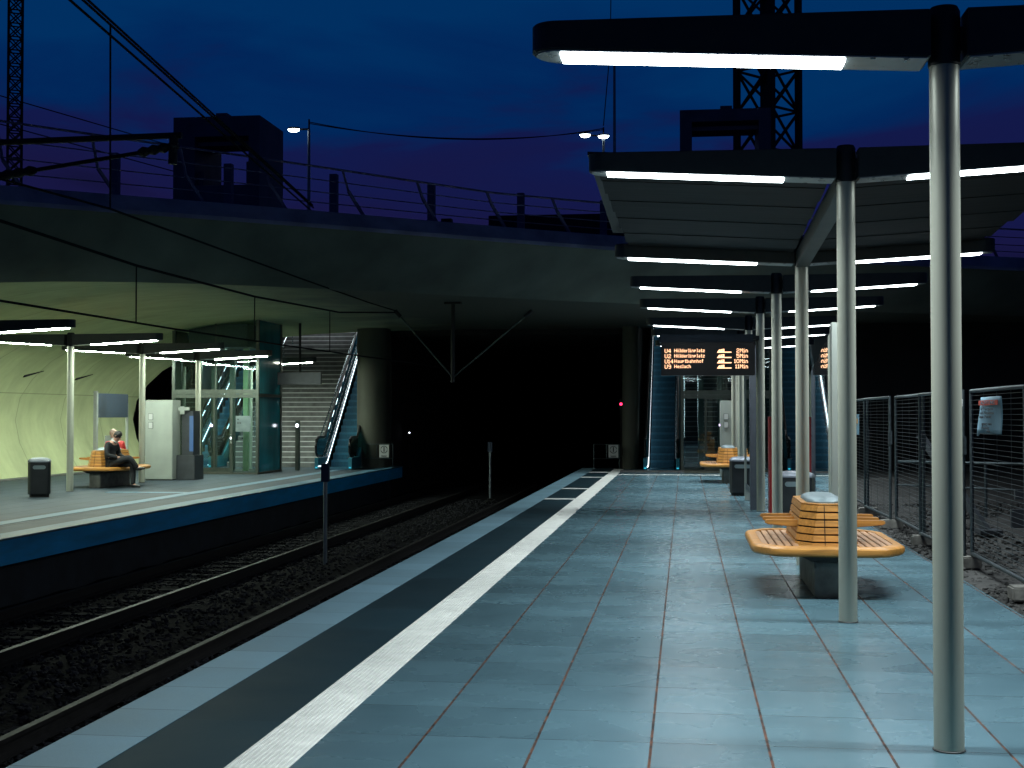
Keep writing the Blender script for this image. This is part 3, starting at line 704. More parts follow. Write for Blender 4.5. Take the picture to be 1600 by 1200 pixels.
# info panel on far platform
ip = thing('notice_board', 'navy notice board on two pale posts behind the far bench', 'notice board', (-14.1, 30.9, 0))
MB().box(-.045, .045, -.05, .05, 0, 2.22).build('post', 'white', ip, bevel=.01)
MB().box(-.03, .03, 1.80, 1.86, 0, 1.95).build('post', 'white', ip, bevel=.008)
MB().box(-.03, .03, .055, 1.84, 1.58, 2.17).build('panel', 'navy', ip, bevel=.008)
pb = thing('poster_stand', 'small pale poster board partly behind the seated man', 'poster', (-14.3, 31.9, 0))
MB().box(-.02, .02, 0, .75, .72, 1.13).build('board', 'white', pb)
MB().box(-.02, .02, .02, .06, 0, .72).build('leg', 'steel', pb); MB().box(-.02, .02, .69, .73, 0, .72).build('leg', 'steel', pb)

# ------------------------------------------------------------------ lifts
def make_lift(label, w, d, ztop, loc, zo0, zo1, lw, rw):
    """front faces -y; x from 0 to w"""
    t = thing('lift_tower', label, 'lift', loc, group='glass lift towers')
    T = 2.15
    for x, y in ((0, 0), (w - .08, 0), (0, d - .08), (w - .08, d - .08)):
        MB().box(x, x + .08, y, y + .08, 0, 4.37).build('corner_post', 'frame', t)
    tr = MB().box(.081, w - .081, .0, .10, T - .03, T + .07); tr.box(.081, w - .081, .01, .09, T + .08, T + .20); tr.build('transom', 'frame', t)
    MB().box(w - .075, w - .005, .081, d - .081, T, T + .08).build('side_transom', 'frame', t)
    MB().box(.0, w, .0 - .02, d, 0, .05).build('plinth', 'nosing_pillar', t)
    MB().box(0, w, -.02, d, 4.28, 4.375).build('head_frame', 'frame', t)
    xd0, xd1 = .72, 1.72
    for x in (xd0, xd1): MB().box(x - .035, x + .035, .01, .08, .05, T - .03).build('mullion', 'frame', t)
    for a, b in ((.081, xd0 - .036), (xd1 + .036, w - .081)): MB().box(a, b, .035, .047, .05, T - .03).build('front_pane', 'glass', t)
    dr = MB().box(xd0 + .036, xd1 - .036, .030, .042, .06, T - .04).build('door', 'glass', t)
    dm = MB().box((xd0 + xd1) / 2 - .025, (xd0 + xd1) / 2 + .025, .022, .0295, .06, T - .04); dm.box(xd0 + .037, xd1 - .037, .018, .0295, .06, .18); dm.build('door_stile', 'frame', dr)
    for a, b in ((.081, w * .5 - .02), (w * .5 + .02, w - .081)): MB().box(a, b, .035, .047, T + .21, 4.28).build('upper_pane', 'glass', t)
    MB().box(w * .5 - .019, w * .5 + .019, .03, .06, T + .201, 4.279).build('upper_mullion', 'frame', t)
    MB().box(w - .045, w - .033, .081, d - .081, .05, T).build('side_pane', 'teal_side', t)
    MB().box(w - .045, w - .033, .081, d - .081, T + .081, 4.28).build('side_pane', 'teal_side', t)
    MB().box(.033, .045, .081, d - .081, .05, 4.28).build('side_pane', 'dark_glass', t)
    for x in (w * .66, w * .9 - .1): MB().box(x, x + .14, d * .55, d * .55 + .12, .05, 4.27).build('guide_rail', 'lime', t)
    for x in (w * .2, w * .42): MB().box(x, x + .16, d * .8, d * .8 + .1, .05, 4.27).build('dark_guide', 'frame', t)
    # lift car stopped at the top: underside and pulley box
    MB().box(.35, w - .45, .35, d - .35, 3.55, 4.2).build('lift_car', 'darkgrey', t)
    sg = MB().box(xd1 + .12, xd1 + .55, .018, .030, 1.18, 1.62).build('glass_notice', 'binslot', t)
    sk = MB()
    for i, (x, z) in enumerate(((.07, 1.52), (.07, 1.42), (.13, 1.42))): sk.disc((xd1 + .12 + x, .013, z), .02)
    sk.build('notice_marks', 'ink', sg)
    cp_ = MB().box(xd1 - .02, xd1 + .02, -.03, .005, .85, 1.1).build('call_panel', 'inox', t)
    MB().disc((xd1, -.036, 1.0), .022).build('button_light', 'wdot', cp_)
    MB().disc((xd0 + .42, .012, 1.35), .035).build('indicator_light', 'violet', t)
    # head house above the bridge deck, open window through front and back
    h = MB(); z0 = 5.44
    h.box(0, w, 0, d, z0, zo0); h.box(0, lw, 0, d, zo0, zo1); h.box(w - rw, w, 0, d, zo0, zo1); h.box(0, w, 0, d, zo1, ztop)
    h.box(lw, w - rw, .25, .35, zo1 - .22, zo1 - .10); h.box(w * .45, w * .58, .3, d - .3, ztop, ztop + .16)
    h.box(lw, lw + .16, .3, .9, zo0, zo0 + .45); h.box(w - rw - .16, w - rw, .3, .9, zo0, zo0 + .7)
    h.build('head_house', 'head', t)
    return t
make_lift('left glass lift tower on the far platform, its dark head above the bridge', 2.50, 2.2, 9.98, (-14.2, 36.0, 0), 8.05, 9.42, .62, .32)
make_lift('right glass lift tower behind the platform lamps, showing amber reflections', 2.62, 2.2, 10.55, (-.12, 39.4, 0), 8.4, 10.2, .35, .35)

# ------------------------------------------------------------------ stairs and escalators
SL = .70
def make_stairs(label, w, loc, rz=0):
    t = thing('staircase', label, 'stairs', loc, rz, group='wide staircases up to the bridge')
    rise = .16; run = rise / SL; m = MB(); nz_ = MB()
    for k in range(32):
        m.box(0, w, k * run, 7.6, k * rise, (k + 1) * rise - .001 * 0)
        nz_.box(.02, w - .02, k * run - .008, k * run + .05, (k + 1) * rise - .025, (k + 1) * rise + .006)
    m.build('steps', 'stair', t); nz_.build('step_nosings', 'nosing', t)
    for x in (.1, w * .18, w - .1):
        hr = MB(); hr.tube([(x, -.2, .9), (x, 0, .95), (x, 7.2, .95 + 7.2 * SL)], .024, 8)
        for q in range(7): hr.tube([(x, q * 1.15, q * 1.15 * SL + .1), (x, q * 1.15, q * 1.15 * SL + .95)], .018, 6)
        hr.build('handrail', 'inox', t, smooth=True)
    return t
def make_escalator(label, w, loc, rz=0, led=(0,), lw=.012):
    """local x 0..w, starts at y 0 with a flat landing of 1.3 m, then climbs"""
    t = thing('escalator', label, 'escalator', loc, rz, group='escalators up to the bridge')
    f = lambda y: max(0, (y - 1.3)) * SL
    Y1 = 8.6
    stp = MB()
    k = 0; y = 1.0
    while f(y) < 5.0:
        z = f(y); stp.box(.16, w - .16, y, y + .42, z - .35, z + .03)
        for q in range(2): stp.box(.16, w - .16, y - .012, y, z - .05 - q * .09, z - .015 - q * .09)
        y += .30
    stp.box(.16, w - .16, .2, 1.0, -.02, .028)
    stp.build('steps', 'escstep', t)
    ed = MB(); y = 1.3
    while f(y) < 5.0: ed.box(.17, w - .17, y - .016, y + .05, f(y) + .031, f(y) + .037); ed.box(.17, w - .17, y - .017, y - .013, f(y) - .03, f(y) + .03); y += .30
    ed.build('step_edges', 'escedge', t)
    for i, x in enumerate((.05, w - .05)):
        pr = [(.0, .02), (1.3, .02), (Y1, f(Y1) + .02)]; up = [(Y1, f(Y1) + .36), (1.15, .36), (0, .36)]
        MB().loft([[(x - .055, a, b) for a, b in pr + up], [(x + .055, a, b) for a, b in pr + up]]).build('skirt_panel', 'tealpanel', t)
        gl = [(.1, .365), (1.15, .365), (Y1, f(Y1) + .365), (Y1, f(Y1) + .93), (1.1, .93), (.25, .93), (.05, .78), (.0, .6)]
        MB().loft([[(x - .006, a, b) for a, b in gl], [(x + .006, a, b) for a, b in gl]]).build('balustrade_glass', 'teal_glass', t)
        hp = [(0.55, .40), (.05, .42), (-.1, .55), (-.12, .72), (-.02, .9), (.2, .97), (1.1, .97), (Y1, f(Y1) + .97)]
        MB().tube([(x, a, b) for a, b in hp], .038, 10).build('handrail', 'handrail', t, smooth=True)
        il = MB().tube([(x, a, b - .05) for a, b in [(.25, .96), (1.12, .96), (Y1, f(Y1) + .96)]], .022, 8); il.tube([(x + (.06 if i == 0 else -.06), a, b) for a, b in [(0, .37), (1.15, .37), (Y1, f(Y1) + .37)]], .02, 8)
        il.build('deck_profile', 'inox', t, smooth=True)
        if i in led:
            sx = 1 if i == 0 else -1
            lx = x + sx * (.053 + lw / 2)
            ls = MB().beam((lx, -.02, .10), (lx, .95, .10), lw, .022); ls.beam((lx, .95, .10), (lx, 1.32, .22), lw, .022); ls.beam((lx, 1.32, .22), (lx, Y1 - .3, f(Y1 - .3) + .22), lw, .022)
            ls.build('led_strip', 'led', t)
            rl = MB()
            for q in range(9):
                a = 1.7 + q * .55; rl.beam((x, a, f(a) + .93), (x, a + .28, f(a + .28) + .93), .014, .022)
            rl.build('balustrade_lights', 'led', t)
        MB().box(x - .03, x + .03, -.03, -.001, .05, .08).build('comb_light', 'led_cyan', t)
    return t
make_stairs('far platform staircase climbing beside the left lift', 3.1, (-14.35, 41.0, 0), R(1.5))
make_escalator('escalator with white light line between far stairs and tunnel pillar', 1.12, (-11.02, 39.3, 0), R(3.0))
make_escalator('escalator seen through the left lift, on the outer side of the far stairs', 1.12, (-15.62, 40.0, 0), R(1.5), (0, 1))
make_stairs('near platform staircase behind the right lift', 3.0, (-.12, 42.2, 0))
make_escalator('blue stepped escalator right of the tunnel mouth on the near platform', 1.06, (-1.22, 40.1, 0), 0, (0,), .022)
make_escalator('escalator beyond the red panel, on the outer side of the near stairs', 1.10, (2.98, 40.1, 0), 0, (1,), .022)
# tube lights on the stairwell ceilings
tl = thing('ceiling_light', 'fluorescent tube light on the ceiling above the far stairs', 'ceiling light', (-13, 46.3, 0), group='tube lights over the stairs')
MB().box(-.9, .9, -.06, .06, 5.32, 5.40).build('tray', 'white', tl); MB().box(-.85, .85, -.04, .04, 5.29, 5.319).build('tube', 'lamp', tl)
dup(tl, None, (1.3, 46.8, 0), None, 'fluorescent tube light on the ceiling above the near stairs')
dup(tl, None, (-10.7, 46.3, 0), None, 'fluorescent tube light on the ceiling above the far escalator')

# totem, hanging sign, gates, signals
to = thing('signal_post', 'slim grey post with a round white light in front of the far stairs', 'post', (-11.39, 38.75, 0))
MB().box(-.06, .06, -.06, .06, 0, 1.48).build('column', 'frame', to, bevel=.01); MB().disc((0, -.068, 1.33), .05).build('light', 'wdot', to)
hs = thing('hanging_sign', 'dark hanging sign in front of the far stairs', 'sign', (-11.08, 37.9, 0))
MB().tube([(0, 0, 2.88), (0, 0, 4.37)], .035, 10).build('hanger', 'mast', hs)
MB().box(-.68, .64, -.05, .05, 2.52, 2.88).build('panel', 'darkgrey', hs, bevel=.01)
def make_gate(label, loc, w):
    t = thing('barrier_gate', label, 'gate', loc, group='low pipe barriers at the tunnel mouth')
    g = MB(); g.tube([(0, 0, .30), (w, 0, .30)], .012, 6); g.tube([(0, 0, .74), (w, 0, .74)], .012, 6); g.tube([(w, 0, 0), (w, 0, .74)], .014, 6); g.tube([(0, 0, 0), (0, 0, .74)], .014, 6); g.tube([(w * .5, 0, .3), (w * .5, 0, .74)], .01, 6)
    g.build('pipe_frame', 'fence', t)
    s = MB().box(w * .58, w * .58 + .30, -.03, -.016, .33, .72).build('prohibition_sign', 'paper', t)
    r_ = MB(); cx, cz = w * .58 + .15, .575
    for k in range(20):
        a, b = 2 * math.pi * k / 20, 2 * math.pi * (k + 1) / 20
        r_.beam((cx + .105 * math.cos(a), -.033, cz + .105 * math.sin(a)), (cx + .105 * math.cos(b), -.033, cz + .105 * math.sin(b)), .004, .02)
    r_.box(cx - .016, cx + .016, -.036, -.031, cz - .07, cz + .04); r_.disc((cx, -.036, cz + .06), .02); r_.box(cx - .09, cx + .09, -.036, -.031, cz - .20, cz - .185); r_.box(cx - .08, cx + .08, -.036, -.031, cz - .225, cz - .21)
    r_.build('sign_print', 'ink', s)
    return t
make_gate('pipe barrier with a no entry sign left of the tunnel mouth', (-10.22 + 1.0, 41.5, 0), 1.0).location = (-9.95, 40.75, 0)
make_gate('pipe barrier with a no entry sign right of the tunnel mouth', (-2.78, 41.4, 0), .78)
rs = thing('red_signal', 'tiny red signal light at the right side of the tunnel mouth', 'signal', (-2.02, 43, 0))
MB().box(-.06, .06, 0, .1, 1.8, 2.15).build('case', 'mast', rs); MB().disc((0, -.006, 1.99), .045).build('lens', 'reddot', rs); MB().box(-.02, .02, .02, .06, -.1, 1.8).build('stem', 'mast', rs)
ws = thing('white_marker_light', 'tiny white light inside the left side of the tunnel mouth', 'signal', (-9.1, 44, 0))
MB().box(-.05, .05, 0, .1, .95, 1.15).build('case', 'mast', ws); MB().disc((0, -.006, 1.05), .022).build('lens', 'wdot', ws); MB().box(-.015, .015, .02, .06, -.1, .95).build('stem', 'mast', ws)
def make_marker(label, loc):
    t = thing('marker_post', label, 'post', loc, group='marker posts between the tracks')
    MB().lathe((0, 0, 0), [(.035, 0), (.035, 1.45)], 14).build('pole', 'streetlamp', t, smooth=True)
    MB().box(-.07, .07, -.04, .04, 1.45, 1.76).build('head', 'navy', t, bevel=.008)
    MB().lathe((0, 0, 0), [(.1, 0), (.1, .03)], 14).build('foot', 'mast', t)
    return t
mk1 = make_marker('nearer marker post between the tracks, in front of the far escalator foot', (-6.12, 22.5, -.95))
dup(mk1, None, (-5.95, 41.0, -.95), None, 'farther marker post between the tracks at the tunnel mouth')

# ------------------------------------------------------------------ building site fence
def make_fence(label, loc, L_=2.55, rz=0):
    t = thing('fence_panel', label, 'fence', loc, rz, group='building site fence panels along the platform')
    fr = MB(); fr.tube([(0, 0, .06), (0, 0, 1.96)], .021, 10); fr.tube([(0, L_, .06), (0, L_, 1.96)], .021, 10); fr.tube([(0, 0, 1.95), (0, L_, 1.95)], .021, 10); fr.tube([(0, 0, .16), (0, L_, .16)], .021, 10)
    fr.build('tube_frame', 'fence', t, smooth=True)
    wr = MB()
    for k in range(34): wr.beam((0, .02, .20 + k * .0515), (0, L_ - .02, .20 + k * .0515), .0042, .0042)
    for k in range(1, 4): wr.beam((.006, k * L_ / 4, .17), (.006, k * L_ / 4, 1.94), .004, .004)
    wr.build('wire_mesh', 'wire', t)
    MB().box(-.16, .16, -.14, .10, 0, .13).build('foot_block', 'bench_stone', t, bevel=.015)
    cl = MB(); cl.box(-.026, .026, -.035, .022, 1.25, 1.45); cl.build('clamp', 'fence', t)
    return t
fl = ['fence panel nearest the right picture edge, beyond the poster', 'fence panel that carries the blue warning poster', 'fence panel between the largest lamp and the second lamp', 'fence panel just right of the second lamp', 'fence panel behind the second lamp, with a small notice', 'fence panel seen behind the pale screen post', 'farthest fence panel behind the glass screen']
f0 = make_fence(fl[0], (3.08, 10.2, -.04))
for k in range(1, 7): dup(f0, None, (3.08 - .012 * k + (.03 if k % 2 else 0), 10.2 + 2.6 * k, -.04), R((-1) ** k * .8), fl[k])
ps = thing('warning_poster', 'wrinkled blue warning poster with red heading tied to the fence', 'poster', (3.03, 13.42, 1.46))
def pst(u):
    return [(-.012 + .012 * math.sin(u * 5 + v * 3) - .02 * (1 - v) * (u > .8), u * .95 * 1.0, v * .37 - (.03 if (u > .9 and v < .1) else 0)) for v in [i / 8 for i in range(9)]]
pm = grid([i / 12 for i in range(13)], pst); po = pm.build('sheet', 'bluepaper', ps, smooth=True)
so = po.modifiers.new('thickness', 'SOLIDIFY'); so.thickness = .002
ROT = (R(90), 0, R(-90))
MB().box(-.034, -.030, .06, .90, .285, .335).build('red_heading', 'redprint', ps)
textmesh('heading', 'ACHTUNG', .05, 'bluepaper', ps, (-.036, .80, .293), ROT, sx=2.6)
for z, tx in ((.235, 'Für Fahrgäste'), (.195, 'und Passanten'), (.155, 'kein Zutritt'), (.085, 'Zugang zum'), (.045, 'Bahnsteig'), (.015, 'oben')):
    textmesh('poster_text', tx, .043 if tx != 'oben' else .03, 'ink', ps, (-.034, .86 if tx != 'oben' else .55, z), ROT, sx=2.6)
wt = MB().box(-.03, -.028, 1.72 + .0, 1.80, .28, .36).build('white_tag', 'paper', ps)
s2 = thing('small_notice', 'small pale notice with an orange spot on the fence behind the second lamp', 'notice', (3.0, 23.9, 1.3))
MB().box(-.012, -.002, 0, .40, 0, .36).build('sheet', 'bluepaper', s2); MB().box(-.016, -.0125, .1, .3, .20, .28).build('orange_spot', 'amber' if 0 else 'wood', s2)
# things on the site behind the fence
rl_ = thing('pipe_railing', 'pale pipe railing on the building site behind the fence', 'railing', (5.2, 20.5, 0))
q = MB(); q.tube([(-1.6, 3.2, .85), (4.5, -3.2, .95)], .025, 8)
for k in range(6): q.tube([(-1.6 + k * 1.2, 3.2 - k * 1.26, 0), (-1.6 + k * 1.2, 3.2 - k * 1.26, .87 + .015 * k)], .022, 8)
q.tube([(-1.6, 3.2, .45), (4.5, -3.2, .5)], .018, 8)
q.build('rails_and_posts', 'fence', rl_, smooth=True)
hb = thing('site_barrier', 'low grey plank barrier lying on the gravel behind the fence', 'barrier', (5.0, 18.2, 0))
b_ = MB(); b_.box(-.8, 2.2, -.03, .03, .18, .42); b_.box(-.75, 2.15, -.035, .025, .55, .68); b_.build('planks', 'darkgrey', hb)
for x in (-.6, 1.9): MB().box(x, x + .07, -.10, .10, 0, .75).build('leg', 'mast', hb)
pp = thing('timber_prop', 'slanting prop leaning behind the fence right of the second lamp', 'prop', (4.2, 19.5, 0))
MB().beam((0, 0, 0), (-.75, 1.0, 1.35), .09, .09).build('prop_beam', 'darkgrey', pp); MB().box(-.15, .15, -.2, .2, 0, .05).build('foot_plate', 'darkgrey', pp)
gc = thing('grid_crate', 'wire crate behind the fence below the warning poster', 'crate', (4.9, 17.0, 0))
w_ = MB()
for k in range(5): w_.beam((k * .16, 0, .05), (k * .16, 0, 1.35), .022, .022)
for z in (.05, .7, 1.35): w_.beam((0, 0, z), (2.4, 0, z), .03, .03)
w_.build('grid', 'fence', gc); MB().box(0, 2.4, .1, .9, .02, .6).build('tub', 'darkgrey', gc)

# ------------------------------------------------------------------ things on the bridge
rg = thing('bridge_railing', 'dark steel railing with raked posts along the bridge edge', 'railing', (0, 0, 0))
rx = [-19 + i * .5 for i in range(84)]
P_ = lambda x, z: (x - .2, smooth_top(x) + .3, z)
hr_ = lambda x: 7.05 - .48 * min(1, max(0, (x + 13) / 9))
for f_, r_ in ((1, .024), (.72, .012), (.45, .012), (.22, .012)):
    MB().tube([P_(x, 5.8 + (hr_(x) - 5.8) * f_) for x in rx], r_, 6).build('rail', 'deckpost', rg, smooth=True)
for k, x in enumerate([-18.6 + i * 1.35 for i in range(29)]):
    p = P_(x, 5.8); a = Vector(p); 
    MB().beam(a, a + Vector((-.28, -.22, .5)), .05, .06).build('raked_post', 'deckpost', rg).data
    MB().beam(a + Vector((-.28, -.22, .5)), Vector(P_(x - .38, hr_(x - .38))), .04, .05).build('raked_post_head', 'deckpost', rg)
fxs = [-15.3 + i * 2.05 for i in range(10)]
for k, x in enumerate(fxs):
    y = smooth_top(x) + 4.6
    if k == 0:
        sp0 = thing('site_post', 'thick dark post standing behind the bridge railing', 'post', (x - 1.2, y, 5.44), group='thick posts behind the bridge railing')
        MB().box(-.09, .09, -.09, .09, 0, 1.95).build('shaft', 'deckpost', sp0); MB().box(-.14, .14, -.14, .14, 0, .05).build('foot_plate', 'crane', sp0)
    else: dup(sp0, None, (x - 1.2, y, 5.44))
hd = thing('site_hoarding', 'long dark hoarding on the bridge behind the railing left of the canopy', 'hoarding', (-7.2, 38, 5.44))
MB().box(0, 6.6, 0, .25, 0, 1.15).build('boards', 'crane', hd); MB().box(1.6, 6.4, .26, 2.2, 0, 1.95).build('container', 'crane', hd); MB().box(.2, .5, .3, .6, 0, 1.9).build('post', 'crane', hd)
def make_street(label, loc, h, arms):
    t = thing('street_lamp', label, 'street lamp', loc, group='street lamps on the bridge')
    MB().lathe((0, 0, 0), [(.075, 0), (.045, h)], 12).build('pole', 'streetlamp', t, smooth=True)
    MB().lathe((0, 0, 0), [(.03, h), (.03, h + .35)], 8).build('spike', 'mast', t)
    for dx, dz in arms:
        a = MB().beam((0, 0, h + .02), (dx, 0, h + .02 + dz), .06, .05).build('arm', 'mast', t)
        hl = MB(); hl.loft([[(dx + .2 * c, .11 * s_, h + .03 + dz + z) for c, s_ in [(math.cos(2 * math.pi * i / 14), math.sin(2 * math.pi * i / 14)) for i in range(14)]] for z in (.0, .06)]); hl.build('lamp_head', 'mast', a)
        hl = MB(); hl.loft([[(dx + .2 * f_ * c, .12 * f_ * s_, h + .03 + dz + z) for c, s_ in [(math.cos(2 * math.pi * i / 14), math.sin(2 * math.pi * i / 14)) for i in range(14)]] for f_, z in ((.3, -.10), (.8, -.07), (1.05, -.003))]); hl.build('lens', 'lamphead', a, smooth=True)
    return t
make_street('street lamp on the bridge right of the left lift head', (-12.45, 43.56, 5.44), 5.75, ((-.52, .0),))
make_street('street lamp with two heads on the bridge left of the canopy', (-2.97, 49.8, 5.44), 6.55, ((-.68, .06), (0, 0)))
pm_ = thing('flag_mast', 'thin tall mast rising on the bridge behind the nearest lamp arm', 'mast', (-3.07, 59.7, 5.3))
MB().lathe((0, 0, 0), [(.09, 0), (.05, 13.5)], 10).build('shaft', 'streetlamp', pm_, smooth=True); MB().lathe((0, 0, 0), [(.2, 0), (.2, .1)], 10).build('foot', 'mast', pm_)
def lattice(label, loc, w, h, step, rz, leg, br):
    t = thing('crane_tower', label, 'crane', loc, rz, group='crane towers')
    c = [(-w / 2, -w / 2), (w / 2, -w / 2), (w / 2, w / 2), (-w / 2, w / 2)]
    for x, y in c: MB().box(x - leg / 2, x + leg / 2, y - leg / 2, y + leg / 2, 0, h).build('leg', 'crane', t)
    m = MB(); z = 0
    while z < h - step:
        for i in range(4):
            a, b = c[i], c[(i + 1) % 4]
            m.beam((*a, z), (*b, z + step), br, br); m.beam((*b, z), (*a, z + step), br, br); m.beam((*a, z), (*b, z), br, br)
        z += step
    m.build('lattice', 'crane', t)
    return t
lattice('large lattice crane tower above the canopy at the right', (3.95, 64.6, 0), 2.05, 30, 2.0, R(45 + 3.5), .26, .10)
lattice('small looking lattice crane tower at the far left edge of the sky', (-78.8, 150, 0), 1.55, 62, 1.6, R(30), .24, .14)
wc = MB()
for k in range(25):
    pass
def sag(p, q, s, n=24): return [Vector(p).lerp(Vector(q), i / n) - Vector((0, 0, s * 4 * (i / n) * (1 - i / n))) for i in range(n + 1)]
def cable(name, label, paths, r, m='cable', cat='cable'):
    b = MB()
    for p in paths: b.tube(p, r, 6)
    return tag(b.build(name, m, smooth=True), label, cat)
cable('lamp_wire', 'sagging wire between the two street lamps on the bridge', [sag((-12.45, 43.56, 11.4), (-2.97, 49.8, 12.25), .42), sag((-12.45, 43.56, 11.45), (-2.97, 49.8, 12.3), .5)], .016)
cable('stay_wire', 'thin stay wire falling from the two headed street lamp', [[(-2.97, 49.8, 12.4), (-2.75, 50.5, 15.5), (-2.72, 50.6, 18.0)]], .02)

# ------------------------------------------------------------------ overhead line
WX = -7.8
cable('feeder_wire', 'upper overhead wire of the far track running under the bridge', [[(WX, 4, 4.3), (WX, 14.5, 4.36), (WX, 17.5, 4.47), (WX, 26.7, 4.44), (WX + .4, 31, 4.3), (-6.92, 31.9, 4.16)]], .016)
cable('messenger_wire', 'middle overhead wire of the far track carrying the droppers', [[(WX, 4, 4.3), (WX, 9, 4.05), (WX, 14.5, 3.88), (WX, 18.4, 3.79), (WX, 23.75, 3.81), (WX, 29.8, 3.98), (-6.92, 31.93, 4.13)]], .020)
cable('contact_wire', 'lowest overhead wire of the far track', [[(WX, 4, 2.96), (WX, 14.5, 2.96), (WX, 19.8, 2.97), (WX, 27.7, 3.03), (WX + .5, 36, 3.05), (WX + .6, 50, 3.1)]], .016)
dr_ = [(18.4, 3.79, 2.97), (23.75, 3.81, 2.99), (29.0, 3.95, 3.03)]
for y, a, b in dr_:
    tag(MB().tube([(WX, y, a), (WX, y, b)], .010, 6).build('dropper_wire', 'cable'), 'thin vertical dropper wire between the overhead wires of the far track', 'dropper wire', 'dropper wires of the far track')
vs = thing('catenary_hanger', 'hanging pole with two slanting rods holding the wires before the tunnel', 'catenary hanger', (-5.57, 32.1, 0))
MB().tube([(0, 0, 2.43), (0, 0, 4.38)], .05, 12).build('pole', 'mast', vs, smooth=True)
MB().box(-.2, .2, -.1, .1, 4.33, 4.38).build('ceiling_plate', 'mast', vs)
for x, y in ((-1.35, -.2), (1.85, .22)):
    rr_ = MB().tube([(0, 0, 2.55), (x, y, 4.13)], .02, 8).build('rod', 'frame', vs, smooth=True)
    MB().tube([(x * .93, y * .93, 4.02), (x * 1.03, y * 1.03, 4.17)], .05, 8).build('insulator', 'mast', rr_)
cm = thing('catenary_cantilever', 'dark catenary bracket of two tubes reaching in at the upper left', 'catenary bracket', (-10.9, 20, -.95))
MB().lathe((-1.0, 0, 0), [(.15, .95), (.11, 8.4)], 16).build('mast', 'mast', cm, smooth=True)
MB().tube([(-1.0, 0, 6.90), (3.15, 0, 6.95)], .05, 12).build('top_tube', 'mast', cm, smooth=True)
MB().tube([(-1.0, 0, 6.22), (.45, 0, 6.42), (2.82, 0, 6.74)], .034, 12).build('stay_tube', 'mast', cm, smooth=True)
for a, b in (((.0, 0, 6.36), (.75, 0, 6.46)), ((2.45, 0, 6.69), (3.1, 0, 6.80))): MB().tube([Vector(a).lerp(Vector(b), i / 8) for i in range(9)], [.05, .085, .055, .085, .055, .085, .055, .085, .05], 12).build('insulator', 'mast', cm, smooth=True)
MB().tube([(3.0, 0, 6.5), (3.02, 0, 6.95)], .07, 10).build('end_fitting', 'mast', cm, smooth=True)
cable('hanger_wire', 'vertical hanger wire from the cable bundle down to the upper overhead wire', [[(-6.72, 15.05, 6.26), (-7.8, 17.5, 4.47)]], .012)
cable('thin_wires', 'two thin wires crossing the sky at the upper left towards the left lift head', [[(-20, 24, 9.9), (-14.18, 36.4, 9.2)], [(-20, 24, 9.2), (-14.18, 36.4, 8.5)]], .014)
wl = thing('work_light', 'small glowing work light on the bridge below the left lift head', 'work light', (-10.6, 30.2, 5.44))
MB().box(-.02, .02, -.02, .02, 0, .75).build('stand', 'mast', wl); MB().box(-.2, .2, -.05, .05, .75, .80).build('hood', 'mast', wl); MB().box(-.16, .16, -.04, .04, .71, .749).build('lens', 'led_cyan', wl)
def pth(*pts): return [tuple(p) for p in pts]
cable('stay_cable', 'thick cable bundle falling from the top left to the bridge railing', [[(-6.15, 7.7, 6.44 + q), (-7.66 - .3 * q, 27.15, 5.96 + q)] for q in (0, .055, -.14)], .016)

# ------------------------------------------------------------------ people
def skin(name, verts, edges, radii, m, parent, lev=2):
    me = bpy.data.meshes.new(name); me.from_pydata(verts, edges, [])
    o = bpy.data.objects.new(name, me); COL.objects.link(o)
    sm = o.modifiers.new('skin', 'SKIN'); sm.use_smooth_shade = True
    for i, r in enumerate(radii):
        v = me.skin_vertices[0].data[i]; v.radius = r if isinstance(r, tuple) else (r, r); v.use_root = (i == 0)
    ss = o.modifiers.new('sub', 'SUBSURF'); ss.levels = lev; ss.render_levels = lev
    n = bpy.data.meshes.new_from_object(o.evaluated_get(bpy.context.evaluated_depsgraph_get()))
    bpy.data.objects.remove(o); n.name = name
    for p in n.polygons: p.use_smooth = True
    n.materials.clear(); n.materials.append(M[m])
    o = bpy.data.objects.new(name, n); COL.objects.link(o); o.parent = parent
    return o
def chain(vs, es, rs, start, pts):
    a = start
    for p, r in pts:
        vs.append(p); rs.append(r); es.append((a, len(vs) - 1)); a = len(vs) - 1
    return a
